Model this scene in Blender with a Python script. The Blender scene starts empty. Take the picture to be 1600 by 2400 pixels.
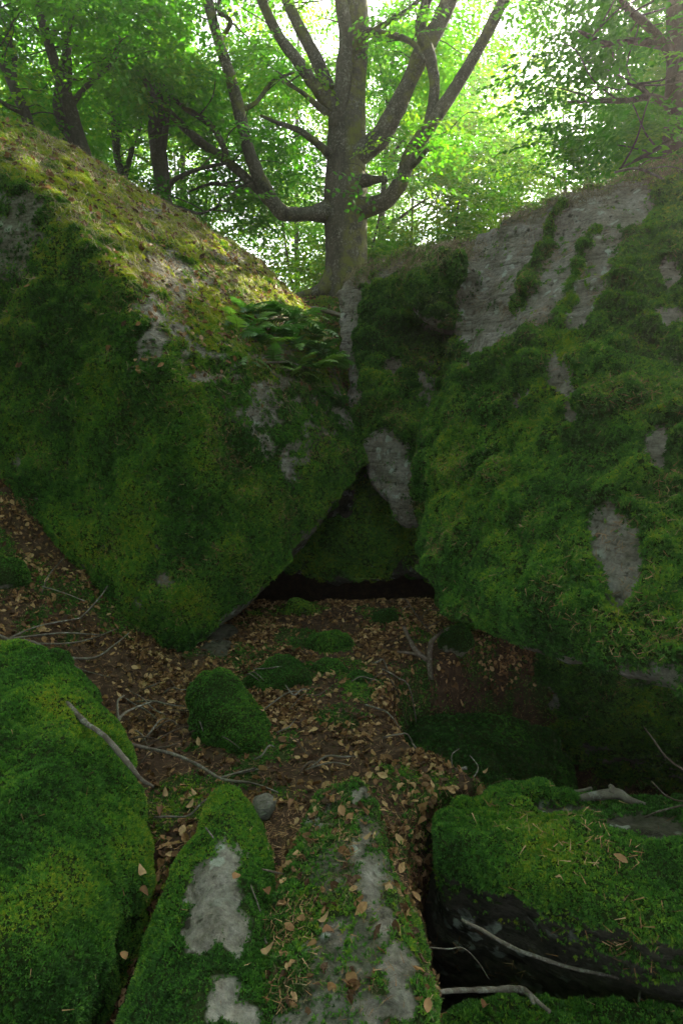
import bpy, bmesh, math, random
import numpy as np
from mathutils import Vector, Matrix, Euler

S = bpy.context.scene
# ------------------------------------------------------------------ camera
PITCH = math.radians(8.0)
F = 1500.0                       # focal length in pixels of the 1600 x 2400 frame
CAM = np.array([0.0, 0.0, 1.6])
cam = bpy.data.cameras.new('camera')
camo = bpy.data.objects.new('camera', cam)
S.collection.objects.link(camo)
camo.location = CAM
camo.rotation_euler = (math.pi / 2 - PITCH, 0, 0)
cam.sensor_fit = 'VERTICAL'
cam.sensor_height = 24.0
cam.lens = 24.0 * F / 2400.0
cam.clip_start = 0.05
cam.clip_end = 600
S.camera = camo
# ------------------------------------------------------------------ light
SUN_EL, SUN_AZ = math.radians(32.0), math.radians(39.0)   # azimuth from +Y towards +X
w = bpy.data.worlds.new('World'); S.world = w; w.use_nodes = True
nt = w.node_tree; nt.nodes.clear()
wo = nt.nodes.new('ShaderNodeOutputWorld'); bg = nt.nodes.new('ShaderNodeBackground')
sky = nt.nodes.new('ShaderNodeTexSky'); sky.sky_type = 'NISHITA'; sky.sun_disc = False
sky.sun_elevation = SUN_EL; sky.sun_rotation = SUN_AZ
sky.air_density = 1.0; sky.dust_density = 3.0; sky.ozone_density = 1.0
hs = nt.nodes.new('ShaderNodeHueSaturation'); hs.inputs['Saturation'].default_value = 0.35
nt.links.new(sky.outputs[0], hs.inputs['Color']); nt.links.new(hs.outputs[0], bg.inputs['Color'])
bg.inputs['Strength'].default_value = 0.12
nt.links.new(bg.outputs[0], wo.inputs['Surface'])
sun = bpy.data.lights.new('sun', 'SUN'); sun.energy = 5.0; sun.angle = math.radians(0.5)
sun.color = (1.0, 0.9, 0.7)
suno = bpy.data.objects.new('sun', sun); S.collection.objects.link(suno)
sd = Vector((math.sin(SUN_AZ) * math.cos(SUN_EL), math.cos(SUN_AZ) * math.cos(SUN_EL), math.sin(SUN_EL)))
suno.rotation_euler = sd.to_track_quat('Z', 'Y').to_euler()
suno.location = (6, 10, 12)
S.view_settings.view_transform = 'Standard'; S.view_settings.look = 'None'
S.view_settings.gamma = 1.0; S.view_settings.use_curve_mapping = False
S.view_settings.exposure = 2.5
S.render.engine = 'CYCLES'
c = S.cycles
c.max_bounces = 6; c.diffuse_bounces = 3; c.glossy_bounces = 1; c.transmission_bounces = 4
c.volume_bounces = 0; c.transparent_max_bounces = 4
c.use_denoising = True
c.sample_clamp_indirect = 4.0
c.use_adaptive_sampling = False
random.seed(7); rng = np.random.default_rng(7)

# ------------------------------------------------------------------ helpers
def P(px, py, d):
    """point seen at photo pixel (px, py), d metres ahead of the camera"""
    x = (px - 800) / F; v = (1200 - py) / F
    dy = math.cos(PITCH) + v * math.sin(PITCH); dz = -math.sin(PITCH) + v * math.cos(PITCH)
    t = d / dy
    return np.array([x * t, d, CAM[2] + dz * t])
def PZ(px, py, z):
    """point seen at photo pixel (px, py) at height z"""
    v = (1200 - py) / F
    dy = math.cos(PITCH) + v * math.sin(PITCH); dz = -math.sin(PITCH) + v * math.cos(PITCH)
    t = (z - CAM[2]) / dz
    return np.array([(px - 800) / F * t, dy * t, z])
def proj(p):
    q = p - CAM
    f = q[:, 1] * math.cos(PITCH) - q[:, 2] * math.sin(PITCH)
    u = q[:, 1] * math.sin(PITCH) + q[:, 2] * math.cos(PITCH)
    f = np.maximum(f, 1e-3)
    return 800 + F * q[:, 0] / f, 1200 - F * u / f, f

def _h(ix, iy, iz, s):
    with np.errstate(over='ignore'):
        h = ix.astype(np.uint32) * np.uint32(374761393) + iy.astype(np.uint32) * np.uint32(668265263) \
            + iz.astype(np.uint32) * np.uint32(2147483647) + np.uint32(s * 144665 + 17)
        h = (h ^ (h >> np.uint32(13))) * np.uint32(1274126177)
        h = (h ^ (h >> np.uint32(16))) * np.uint32(2246822519)
        h = h ^ (h >> np.uint32(15))
    return (h & np.uint32(0xFFFFFF)).astype(np.float64) / 0xFFFFFF * 2 - 1
def vn(p, s=0):
    p = np.asarray(p, float); i = np.floor(p).astype(np.int64); f = p - i
    f = f * f * f * (f * (f * 6 - 15) + 10)
    r = 0
    for dx in (0, 1):
        for dy in (0, 1):
            for dz in (0, 1):
                wgt = (f[:, 0] if dx else 1 - f[:, 0]) * (f[:, 1] if dy else 1 - f[:, 1]) * (f[:, 2] if dz else 1 - f[:, 2])
                r = r + wgt * _h(i[:, 0] + dx, i[:, 1] + dy, i[:, 2] + dz, s)
    return r
def fbm(p, sc, o=4, s=0):
    p = np.asarray(p, float) / sc; a = 1; t = 0; n = 0
    for k in range(o):
        t = t + a * vn(p + 13.7 * k, s + k); n += a; a *= 0.5; p = p * 2.03
    return t / n
def sst(a, b, x):
    t = np.clip((x - a) / (b - a), 0, 1); return t * t * (3 - 2 * t)

col = S.collection
def tag(o, label=None, cat=None, group=None, kind=None):
    if label: o['label'] = label
    if cat: o['category'] = cat
    if group: o['group'] = group
    if kind: o['kind'] = kind
    return o
def mesh(name, v, f, mat=None, smooth=True, attrs=None):
    m = bpy.data.meshes.new(name)
    v = np.asarray(v, np.float32)
    if isinstance(f, np.ndarray):
        n, k = f.shape
        m.vertices.add(len(v)); m.vertices.foreach_set('co', v.ravel())
        m.loops.add(n * k); m.loops.foreach_set('vertex_index', f.astype(np.int32).ravel())
        m.polygons.add(n); m.polygons.foreach_set('loop_start', np.arange(0, n * k, k, dtype=np.int32))
        m.update(calc_edges=True); m.validate()
    else:
        m.from_pydata(v.tolist(), [], f)
    if smooth and len(m.polygons):
        m.polygons.foreach_set('use_smooth', np.ones(len(m.polygons), bool))
    for k, a in (attrs or {}).items():
        at = m.attributes.new(k, 'FLOAT', 'POINT'); at.data.foreach_set('value', np.asarray(a, np.float32))
    if mat: m.materials.append(mat)
    m.update()
    return m
def obj(name, m, parent=None, loc=None):
    o = bpy.data.objects.new(name, m); col.objects.link(o)
    if loc is not None: o.location = loc
    if parent: o.parent = parent
    return o
def root(name, loc, label, cat, group=None):
    o = bpy.data.objects.new(name, None); col.objects.link(o); o.location = loc
    o.empty_display_size = 0.1
    return tag(o, label, cat, group)

# ------------------------------------------------------------------ materials
def nm(name):
    m = bpy.data.materials.new(name); m.use_nodes = True; t = m.node_tree; t.nodes.clear()
    out = t.nodes.new('ShaderNodeOutputMaterial'); return m, t, out
def N(t, ty, **kw):
    n = t.nodes.new(ty)
    for k, v in kw.items():
        if hasattr(n, k): setattr(n, k, v)
        else: n.inputs[k.replace('_', ' ')].default_value = v
    return n
def noise(t, scale, detail=4, rough=0.6, vec=None):
    n = t.nodes.new('ShaderNodeTexNoise'); n.inputs['Scale'].default_value = scale
    n.inputs['Detail'].default_value = detail; n.inputs['Roughness'].default_value = rough
    if vec is None:
        g = t.nodes.new('ShaderNodeNewGeometry'); vec = g.outputs['Position']
    t.links.new(vec, n.inputs['Vector']); return n.outputs['Fac']
def ramp(t, fac, stops):
    r = t.nodes.new('ShaderNodeValToRGB'); e = r.color_ramp.elements
    while len(e) < len(stops): e.new(0.5)
    for el, (p, cc) in zip(e, stops): el.position = p; el.color = (*cc, 1) if len(cc) == 3 else cc
    t.links.new(fac, r.inputs['Fac']); return r.outputs['Color']
def mix(t, fac, a, b, mode='MIX'):
    m = t.nodes.new('ShaderNodeMix'); m.data_type = 'RGBA'; m.blend_type = mode
    for s, x in ((m.inputs['Factor'], fac), (m.inputs['A'], a), (m.inputs['B'], b)):
        if isinstance(x, (int, float)): s.default_value = x
        elif isinstance(x, tuple): s.default_value = (*x, 1)
        else: t.links.new(x, s)
    return m.outputs['Result']
def attr(t, name, typ='GEOMETRY'):
    a = t.nodes.new('ShaderNodeAttribute'); a.attribute_name = name; a.attribute_type = typ; return a.outputs['Fac']
def math_(t, op, a, b):
    m = t.nodes.new('ShaderNodeMath'); m.operation = op
    for s, x in zip(m.inputs, (a, b)):
        if isinstance(x, (int, float)): s.default_value = x
        else: t.links.new(x, s)
    return m.outputs[0]
def bsdf(t, out, colr, rough=0.9, bump=None, strength=0.5, dist=0.02, spec=0.2):
    b = t.nodes.new('ShaderNodeBsdfPrincipled'); b.inputs['Roughness'].default_value = rough
    b.inputs['Specular IOR Level'].default_value = spec
    if isinstance(colr, tuple): b.inputs['Base Color'].default_value = (*colr, 1)
    else: t.links.new(colr, b.inputs['Base Color'])
    if bump is not None:
        n = t.nodes.new('ShaderNodeBump'); n.inputs['Strength'].default_value = strength; n.inputs['Distance'].default_value = dist
        t.links.new(bump, n.inputs['Height']); t.links.new(n.outputs[0], b.inputs['Normal'])
    t.links.new(b.outputs[0], out.inputs['Surface']); return b

def rock_mat(name, c1, c2, c3, mossc=(0.034, 0.06, 0.010)):
    m, t, out = nm(name)
    big = ramp(t, noise(t, 4.5, 8, 0.7), [(0.32, c1), (0.52, c2), (0.68, c3)])
    fine = ramp(t, noise(t, 38, 6, 0.7), [(0.3, (0.35, 0.35, 0.35)), (0.65, (1.2, 1.2, 1.2))])
    a = mix(t, 0.8, big, fine, 'MULTIPLY')
    mp = t.nodes.new('ShaderNodeMapping'); mp.inputs['Rotation'].default_value = (0.15, 0.35, 0.2); mp.inputs['Scale'].default_value = (0.8, 0.8, 7)
    gp = t.nodes.new('ShaderNodeNewGeometry'); t.links.new(gp.outputs['Position'], mp.inputs['Vector'])
    bed = noise(t, 4.5, 8, 0.7, mp.outputs[0])
    a = mix(t, 0.85, a, ramp(t, bed, [(0.36, (0.42, 0.40, 0.36)), (0.46, (1, 1, 1)), (0.62, (1.1, 1.1, 1.1))]), 'MULTIPLY')
    # pale lichen blotches
    v = t.nodes.new('ShaderNodeTexVoronoi'); v.inputs['Scale'].default_value = 11
    g = t.nodes.new('ShaderNodeNewGeometry'); dn = t.nodes.new('ShaderNodeTexNoise'); dn.inputs['Scale'].default_value = 14
    dn.inputs['Detail'].default_value = 4
    mv = t.nodes.new('ShaderNodeVectorMath'); mv.operation = 'MULTIPLY_ADD'
    mv.inputs[1].default_value = (0.12, 0.12, 0.12)
    t.links.new(g.outputs['Position'], dn.inputs['Vector']); t.links.new(dn.outputs['Color'], mv.inputs[0]); t.links.new(g.outputs['Position'], mv.inputs[2])
    t.links.new(mv.outputs[0], v.inputs['Vector'])
    lm = ramp(t, v.outputs['Distance'], [(0.26, (1, 1, 1)), (0.36, (0, 0, 0))])
    lm2 = ramp(t, noise(t, 3.1, 4), [(0.48, (0, 0, 0)), (0.6, (1, 1, 1))])
    lf = mix(t, 1.0, lm, lm2, 'MULTIPLY')
    a = mix(t, lf, a, (0.42, 0.47, 0.41))
    # dark pits and thin cracks
    pit = ramp(t, noise(t, 16, 3, 0.5), [(0.30, (0.25, 0.25, 0.22)), (0.40, (1, 1, 1))])
    a = mix(t, 1.0, a, pit, 'MULTIPLY')
    # algae film
    al = ramp(t, noise(t, 1.3, 5), [(0.5, (0, 0, 0)), (0.75, (0.5, 0.5, 0.5))])
    a = mix(t, al, a, (0.09, 0.10, 0.05))
    mk = ramp(t, attr(t, 'moss'), [(0.15, (0, 0, 0)), (0.5, (1, 1, 1))])
    mc = ramp(t, noise(t, 30, 3), [(0.3, tuple(x * 0.5 for x in mossc)), (0.7, mossc)])
    a = mix(t, mk, a, mc)
    h = math_(t, 'ADD', noise(t, 45, 8, 0.7), math_(t, 'MULTIPLY', noise(t, 9, 5, 0.65), 1.5))
    h = math_(t, 'ADD', h, math_(t, 'MULTIPLY', bed, 2.0))
    bsdf(t, out, a, 0.92, h, 1.0, 0.05, 0.15)
    return m
M = {}
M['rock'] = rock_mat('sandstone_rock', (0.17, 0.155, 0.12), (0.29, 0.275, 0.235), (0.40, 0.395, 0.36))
M['rock_dark'] = rock_mat('damp_rock', (0.05, 0.048, 0.038), (0.09, 0.085, 0.065), (0.13, 0.12, 0.10))  # darker copy of the sandstone; shade of gap and hollows put into its colour

def plant_mat(name, stops, trans, tw=0.35, var=0.5, scale=2.0, rough=0.6):
    """small leaves: colour from the tone stored on each piece, with patchy variation"""
    m, t, out = nm(name)
    tone = attr(t, 'tone', 'INSTANCER')
    f = math_(t, 'ADD', tone, math_(t, 'MULTIPLY', math_(t, 'SUBTRACT', noise(t, scale, 3), 0.5), var))
    oi = t.nodes.new('ShaderNodeObjectInfo')
    f = math_(t, 'ADD', f, math_(t, 'MULTIPLY', math_(t, 'SUBTRACT', oi.outputs['Random'], 0.5), 0.55))
    cc = ramp(t, f, stops)
    b = t.nodes.new('ShaderNodeBsdfPrincipled'); b.inputs['Roughness'].default_value = rough
    b.inputs['Specular IOR Level'].default_value = 0.25
    t.links.new(cc, b.inputs['Base Color'])
    tr = t.nodes.new('ShaderNodeBsdfTranslucent')
    t.links.new(mix(t, 1.0, cc, trans, 'MULTIPLY'), tr.inputs['Color'])
    mx = t.nodes.new('ShaderNodeMixShader'); mx.inputs[0].default_value = tw
    t.links.new(b.outputs[0], mx.inputs[1]); t.links.new(tr.outputs[0], mx.inputs[2])
    t.links.new(mx.outputs[0], out.inputs['Surface']); return m
M['moss'] = plant_mat('moss', [(0.0, (0.018, 0.052, 0.011)), (0.3, (0.044, 0.13, 0.022)), (0.55, (0.085, 0.215, 0.028)), (0.8, (0.175, 0.265, 0.024)), (1.0, (0.27, 0.29, 0.03))], (1.6, 1.7, 0.9), 0.3, 0.4, 2.4, 0.7)
M['leaf'] = plant_mat('beech_leaf', [(0.0, (0.020, 0.080, 0.008)), (0.4, (0.036, 0.13, 0.010)), (0.75, (0.070, 0.18, 0.012)), (1.0, (0.13, 0.20, 0.014))], (2.0, 2.4, 0.8), 0.55, 0.6, 0.5, 0.65)
M['fern'] = plant_mat('fern_leaf', [(0.0, (0.03, 0.09, 0.025)), (0.5, (0.06, 0.15, 0.03)), (1.0, (0.11, 0.2, 0.03))], (2.0, 2.2, 1.0), 0.4, 0.5, 5, 0.45)
M['dry_leaf'] = plant_mat('dry_leaf', [(0.0, (0.05, 0.026, 0.011)), (0.35, (0.13, 0.068, 0.027)), (0.7, (0.25, 0.145, 0.06)), (1.0, (0.38, 0.26, 0.13))], (1.3, 1.2, 1.0), 0.2, 0.3, 3, 0.6)
M['needle'] = plant_mat('dry_needle', [(0.0, (0.10, 0.05, 0.022)), (0.5, (0.22, 0.12, 0.05)), (1.0, (0.34, 0.22, 0.12))], (1, 1, 1), 0.05, 0.3, 3, 0.7)
M['thatch'] = plant_mat('dead_grass', [(0.0, (0.08, 0.065, 0.03)), (0.5, (0.17, 0.14, 0.07)), (1.0, (0.28, 0.24, 0.14))], (1, 1, 1), 0.1, 0.4, 3, 0.7)

def bark_mat(name, dark, mid, pale, moss_amt):
    m, t, out = nm(name)
    tc = t.nodes.new('ShaderNodeNewGeometry')
    mp = t.nodes.new('ShaderNodeMapping'); mp.inputs['Scale'].default_value = (1, 1, 0.35)
    t.links.new(tc.outputs['Position'], mp.inputs['Vector'])
    a = ramp(t, noise(t, 9, 6, 0.65, mp.outputs[0]), [(0.3, dark), (0.55, mid), (0.8, tuple(x * 1.3 for x in mid))])
    sp = ramp(t, noise(t, 34, 8, 0.8), [(0.50, (0, 0, 0)), (0.62, (.8, .8, .8))])
    sp = mix(t, 1.0, sp, ramp(t, noise(t, 5, 4), [(.4, (.25, .25, .25)), (.6, (1, 1, 1))]), 'MULTIPLY')
    a = mix(t, sp, a, pale)
    if moss_amt:
        mk = ramp(t, attr(t, 'moss'), [(0.3, (0, 0, 0)), (0.7, (1, 1, 1))])
        mm = mix(t, 1.0, mk, ramp(t, noise(t, 7, 5, 0.7), [(0.42, (0, 0, 0)), (0.6, (1, 1, 1))]), 'MULTIPLY')
        a = mix(t, mm, a, (0.085, 0.10, 0.018))
    bsdf(t, out, a, 0.9, noise(t, 28, 7, 0.7, mp.outputs[0]), 0.8, 0.025, 0.15)
    return m
M['bark'] = bark_mat('beech_bark', (0.016, 0.016, 0.012), (0.05, 0.049, 0.036), (0.21, 0.22, 0.18), True)
M['bark_far'] = bark_mat('dark_beech_bark', (0.03, 0.028, 0.024), (0.07, 0.065, 0.055), (0.14, 0.14, 0.12), False)
M['deadwood'] = bark_mat('dead_wood', (0.05, 0.04, 0.03), (0.12, 0.105, 0.085), (0.32, 0.335, 0.30), False)
M['deadwood_dark'] = bark_mat('dark_dead_wood', (0.03, 0.022, 0.017), (0.08, 0.06, 0.045), (0.2, 0.18, 0.15), False)
def soil_mat():
    m, t, out = nm('forest_soil')
    a = ramp(t, noise(t, 14, 7, 0.7), [(0.3, (0.022, 0.014, 0.009)), (0.55, (0.06, 0.038, 0.024)), (0.75, (0.11, 0.075, 0.048))])
    mk = ramp(t, attr(t, 'moss'), [(0.2, (0, 0, 0)), (0.55, (1, 1, 1))])
    a = mix(t, mk, a, (0.03, 0.045, 0.012))
    bsdf(t, out, a, 0.95, noise(t, 60, 8, 0.7), 0.9, 0.02, 0.1); return m
M['soil'] = soil_mat()
def simple(name, colr, rough=0.7):
    m, t, out = nm(name)
    bsdf(t, out, ramp(t, noise(t, 20, 4), [(0.3, tuple(x * 0.7 for x in colr)), (0.7, colr)]), rough); return m
M['rachis'] = simple('fern_stem', (0.08, 0.11, 0.03))

# ------------------------------------------------------------------ pieces that get scattered
def src_collection(name, meshes):
    cc = bpy.data.collections.new(name)
    for i, m in enumerate(meshes):
        o = bpy.data.objects.new(f'{name}_{chr(97 + i)}', m); cc.objects.link(o)
    return cc
def tuft(nb, spread, wid, seed, curl=0.3):
    r = np.random.default_rng(seed); v = []; f = []
    for k in range(nb):
        a = r.uniform(0, 2 * math.pi); tl = math.radians(r.uniform(8, spread)); L = r.uniform(0.6, 1.1)
        d = np.array([math.cos(a) * math.sin(tl), math.sin(a) * math.sin(tl), math.cos(tl)])
        s = np.cross(d, [0, 0, 1]); s /= np.linalg.norm(s) + 1e-6
        b = np.array([r.uniform(-.15, .15), r.uniform(-.15, .15), -0.25])
        m = b + d * L * 0.55; e = b + d * L + np.array([math.cos(a), math.sin(a), -0.6]) * curl * L * 0.5
        n = len(v); v += [b, m + s * wid, e, m - s * wid]; f += [(n, n + 1, n + 2), (n, n + 2, n + 3)]
    return mesh('moss_tuft', v, f, M['moss'], smooth=False)
SRC = {}
SRC['feather'] = src_collection('feather_moss', [tuft(11, 78, 0.17, s, 0.5) for s in range(4)])
SRC['cushion'] = src_collection('cushion_moss', [tuft(11, 55, 0.15, 20 + s, 0.2) for s in range(3)])
def leaf_geo(L, W, fold, curl, r, fine=False):
    """ovate leaf along +X, normal +Z: base, rows of mid/left/right, tip"""
    if fine: xs = [0.1, 0.25, 0.42, 0.6, 0.77, 0.91]; ws = [0.26, 0.44, 0.5, 0.45, 0.32, 0.14]
    else: xs = [0.28, 0.62]; ws = [0.5, 0.42]
    v = [(0, 0, 0)]
    for k, (x, q) in enumerate(zip(xs, ws)):
        z = curl * L * x * x; wv = 0.03 * W * (-1) ** k if fine else 0
        v += [(x * L, 0, z), (x * L, q * W, z + fold * W * q + wv), (x * L, -q * W, z + fold * W * q - wv)]
    v.append((L, 0, curl * L)); f = [(0, 1, 2), (0, 3, 1)]; n = len(xs)
    for k in range(n - 1):
        a = 1 + 3 * k; f += [(a, a + 3, a + 4, a + 1), (a + 2, a + 5, a + 3, a)]
    a = 1 + 3 * (n - 1); f += [(a, a + 3, a + 1), (a + 2, a + 3, a)]
    return np.array(v), f
def rot_to(x, z):
    x = np.array(x, float); x /= np.linalg.norm(x); z = np.array(z, float); z -= x * z.dot(x); z /= np.linalg.norm(z)
    return np.stack([x, np.cross(z, x), z], 1)
def spray(seed, n_main=9, L=0.55):
    r = np.random.default_rng(seed); V = []; Fc = []
    def add(v, f):
        k = len(V); V.extend(np.asarray(v).tolist()); Fc.extend([tuple(i + k for i in q) for q in f])
    def twig(o, d, length, rad):
        d = np.array(d); u = np.cross(d, [0, 0, 1]); u /= np.linalg.norm(u); w_ = np.cross(u, d)
        ring = [np.array(o) + rad * (math.cos(a) * u + math.sin(a) * w_) for a in (0, 2.1, 4.2)] + [np.array(o) + d * length]
        add(ring, [(0, 1, 3), (1, 2, 3), (2, 0, 3)])
    def leaves(o, d, length, n):
        o = np.array(o, float); d = np.array(d, float)
        for i in range(n):
            q = o + d * length * (i + 0.6) / n; sg = 1 if i % 2 else -1
            side = np.cross([0, 0, 1], d) * sg
            x = d * r.uniform(.3, .9) + side * r.uniform(.6, 1) + np.array([0, 0, r.uniform(-.45, .15)])
            z = np.array([r.uniform(-.45, .45), r.uniform(-.45, .45), 1])
            l = r.uniform(.055, .085)
            v, f = leaf_geo(l, l * .62, r.uniform(.1, .35), r.uniform(-.25, .05), r)
            add(v @ rot_to(x, z).T + q, f)
    d = np.array([1, 0, -0.08]); d /= np.linalg.norm(d)
    twig((0, 0, 0), d, L, .005); leaves((0.1, 0, 0), d, L - .08, n_main)
    for i in range(4):
        q = d * L * (.12 + .2 * i); a = math.radians(r.uniform(35, 60)) * (1 if i % 2 else -1)
        e = np.array([math.cos(a), math.sin(a), r.uniform(-.2, .1)]); e /= np.linalg.norm(e); l = L * r.uniform(.35, .6)
        twig(q, e, l, .003); leaves(q + e * .04, e, l, 5)
    return mesh('leafy_spray', V, Fc, M['leaf'], smooth=False)
SRC['spray'] = src_collection('beech_spray', [spray(40 + s) for s in range(5)])
def dry_leaf(seed):
    r = np.random.default_rng(seed)
    v, f = leaf_geo(1.0, .62, r.uniform(-.4, 1.2), r.uniform(-.7, .5), r, True)
    v[:, 2] += r.uniform(-.07, .07, len(v)); v[:, 0] -= .5
    return mesh('dry_leaf', v, f, M['dry_leaf'], smooth=False)
SRC['dry_leaf'] = src_collection('dry_leaf', [dry_leaf(60 + s) for s in range(6)])
def strand(seed, wid, bend, mat, nm_):
    r = np.random.default_rng(seed); v = []; f = []
    for i in range(4):
        x = i / 3; wv = wid * (1 - x * .8); z = bend * x * x
        v += [(x - .5, wv, z), (x - .5, -wv, z)]
    for i in range(3): f.append((2 * i, 2 * i + 1, 2 * i + 3, 2 * i + 2))
    return mesh(nm_, v, f, mat, smooth=False)
SRC['needle'] = src_collection('dry_needle', [strand(s, .045, .15 * (s - 1), M['needle'], 'needle') for s in range(3)])
SRC['thatch'] = src_collection('dead_grass', [strand(s, .018, .3 * (s - 1), M['thatch'], 'blade') for s in range(3)])
def pick_group(cc):
    g = bpy.data.node_groups.new('scatter_' + cc.name, 'GeometryNodeTree')
    g.interface.new_socket('Geometry', in_out='INPUT', socket_type='NodeSocketGeometry')
    g.interface.new_socket('Geometry', in_out='OUTPUT', socket_type='NodeSocketGeometry')
    n = g.nodes; gi = n.new('NodeGroupInput'); go = n.new('NodeGroupOutput')
    ip = n.new('GeometryNodeInstanceOnPoints'); ci = n.new('GeometryNodeCollectionInfo')
    ci.inputs['Collection'].default_value = cc; ci.inputs['Separate Children'].default_value = True
    ci.inputs['Reset Children'].default_value = True
    ip.inputs['Pick Instance'].default_value = True
    def na(name, ty):
        a = n.new('GeometryNodeInputNamedAttribute'); a.data_type = ty; a.inputs['Name'].default_value = name; return a.outputs['Attribute']
    er = n.new('FunctionNodeEulerToRotation')
    l = g.links
    l.new(gi.outputs[0], ip.inputs['Points']); l.new(ci.outputs[0], ip.inputs['Instance'])
    l.new(na('rot', 'FLOAT_VECTOR'), er.inputs[0]); l.new(er.outputs[0], ip.inputs['Rotation'])
    l.new(na('scl', 'FLOAT'), ip.inputs['Scale']); l.new(na('idx', 'INT'), ip.inputs['Instance Index'])
    l.new(ip.outputs[0], go.inputs[0]); return g
GRP = {k: pick_group(v) for k, v in SRC.items()}
def euler_from(X, Z):
    """arrays of x axes and normals -> XYZ euler"""
    X = X - Z * (X * Z).sum(1, keepdims=True); X /= np.linalg.norm(X, axis=1, keepdims=True) + 1e-9
    Y = np.cross(Z, X)
    R20, R21, R22, R10, R00 = X[:, 2], Y[:, 2], Z[:, 2], X[:, 1], X[:, 0]
    ry = -np.arcsin(np.clip(R20, -1, 1)); rx = np.arctan2(R21, R22); rz = np.arctan2(R10, R00)
    return np.stack([rx, ry, rz], 1)
def scatter(name, kind, pts, X, Z, scl, tone, parent=None, label=None, cat=None):
    if len(pts) == 0: return None
    off = np.array(parent.location) if parent else 0
    m = bpy.data.meshes.new(name); m.vertices.add(len(pts))
    m.vertices.foreach_set('co', (pts - off).astype(np.float32).ravel())
    a = m.attributes.new('rot', 'FLOAT_VECTOR', 'POINT'); a.data.foreach_set('vector', euler_from(X, Z).astype(np.float32).ravel())
    a = m.attributes.new('scl', 'FLOAT', 'POINT'); a.data.foreach_set('value', np.asarray(scl, np.float32))
    a = m.attributes.new('tone', 'FLOAT', 'POINT'); a.data.foreach_set('value', np.asarray(tone, np.float32))
    a = m.attributes.new('idx', 'INT', 'POINT'); a.data.foreach_set('value', rng.integers(0, len(SRC[kind].objects), len(pts)).astype(np.int32))
    o = obj(name, m, parent); md = o.modifiers.new('scatter', 'NODES'); md.node_group = GRP[kind]
    o['kind'] = 'stuff'
    if label: tag(o, label, cat)
    return o
def sample(v, tri, wv, dens):
    """random points on triangles; density per m2 weighted by the per-vertex weight"""
    a, b, cc = v[tri[:, 0]], v[tri[:, 1]], v[tri[:, 2]]
    n = np.cross(b - a, cc - a); ar = np.linalg.norm(n, axis=1) / 2
    wt = wv[tri].mean(1) * ar; tot = wt.sum()
    k = rng.poisson(tot * dens)
    if k == 0: return np.zeros((0, 3)), np.zeros((0, 3)), np.zeros(0, int)
    t = rng.choice(len(tri), k, p=wt / tot)
    u = rng.random(k); s = rng.random(k); fl = u + s > 1; u[fl] = 1 - u[fl]; s[fl] = 1 - s[fl]
    p = a[t] + (b[t] - a[t]) * u[:, None] + (cc[t] - a[t]) * s[:, None]
    return p, t, np.stack([1 - u - s, u, s], 1)
def vnormals(v, tri):
    n = np.cross(v[tri[:, 1]] - v[tri[:, 0]], v[tri[:, 2]] - v[tri[:, 0]]); o = np.zeros_like(v)
    for k in range(3): np.add.at(o, tri[:, k], n)
    return o / (np.linalg.norm(o, axis=1, keepdims=True) + 1e-12)
def interp(a, tri, t, bc):
    return (a[tri[t]] * (bc[..., None] if a.ndim > 1 else bc)).sum(1)

# ------------------------------------------------------------------ terrain
def grid_axis(lo, hi, step, far_lo, far_hi, g=1.16):
    c_ = list(np.arange(lo, hi + 1e-6, step)); s = step; x = hi
    while x < far_hi: s *= g; x += s; c_.append(x)
    s = step; x = lo; pre = []
    while x > far_lo: s *= g; x -= s; pre.append(x)
    return np.array(pre[::-1] + c_)
def ground_z(x, y):
    p = np.stack([x, y, 0 * x], 1)
    z = 0.05 * fbm(p, 0.9, 4, 5) + 0.02 * fbm(p, 0.22, 3, 6)
    # bank rising on the left
    z = z + np.maximum(0, 0.62 * (-x - 1.25)) * sst(2.0, 4.2, y) * (1 - sst(-6, -3.5, x) * 0) * np.where(x < -5, np.clip(1 - (-x - 5) / 30, 0.3, 1), 1) \
          + 0.35 * np.maximum(0, np.minimum(y, 8) - 4.1) * sst(-1.4, -2.6, x)
    # terrace behind the boulders
    back = 3.35 + 0.15 * fbm(p, 3, 3, 8) - 0.27 * np.maximum(0, y - 11.5) + 0.06 * np.clip(-x, -12, 12)
    back = np.maximum(back, -7 + 0.3 * fbm(p, 9, 3, 9))
    t = sst(7.4, 9.2, y)
    z = z * (1 - t) + np.maximum(back, z * (y < 14)) * t
    z = z - 0.55 * sst(5.55, 6.2, y) * sst(-1.6, -0.9, x) * (1 - sst(1.6, 2.4, x)) * (1 - t)
    # hollow below the right boulder
    e1 = ((x - 2.05) / 1.8) ** 2 + ((y - 3.45) / 1.22) ** 2 + 0.25 * fbm(p, 0.6, 3, 12)
    z = z - 1.5 * sst(1.05, 0.55, e1)
    # hole in the foreground under the overhanging slab
    e2 = ((x - 1.25) / 0.98) ** 4 + ((y - 1.82) / 0.82) ** 4 + 0.2 * fbm(p, 0.3, 3, 13)
    z = z - 1.7 * sst(1.15, 0.75, e2)
    # crevice between the two front rocks, low mound in the middle
    dl = np.abs((x + 0.66) - 0.28 * (1.6 - y)); z = z - 0.22 * sst(0.2, 0.02, dl) * sst(2.5, 2.1, y)
    z = z + 0.06 * np.exp(-((x + 0.05) / 0.42) ** 2) * sst(2.75, 2.2, y)
    # ground falls away beyond, and behind the camera runs level
    return z
gx = grid_axis(-3.2, 3.0, 0.033, -70, 70); gy = grid_axis(0.9, 7.2, 0.033, -40, 75)
GX, GY = np.meshgrid(gx, gy); nx, ny = len(gx), len(gy)
gv = np.stack([GX.ravel(), GY.ravel(), ground_z(GX.ravel(), GY.ravel())], 1)
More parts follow.
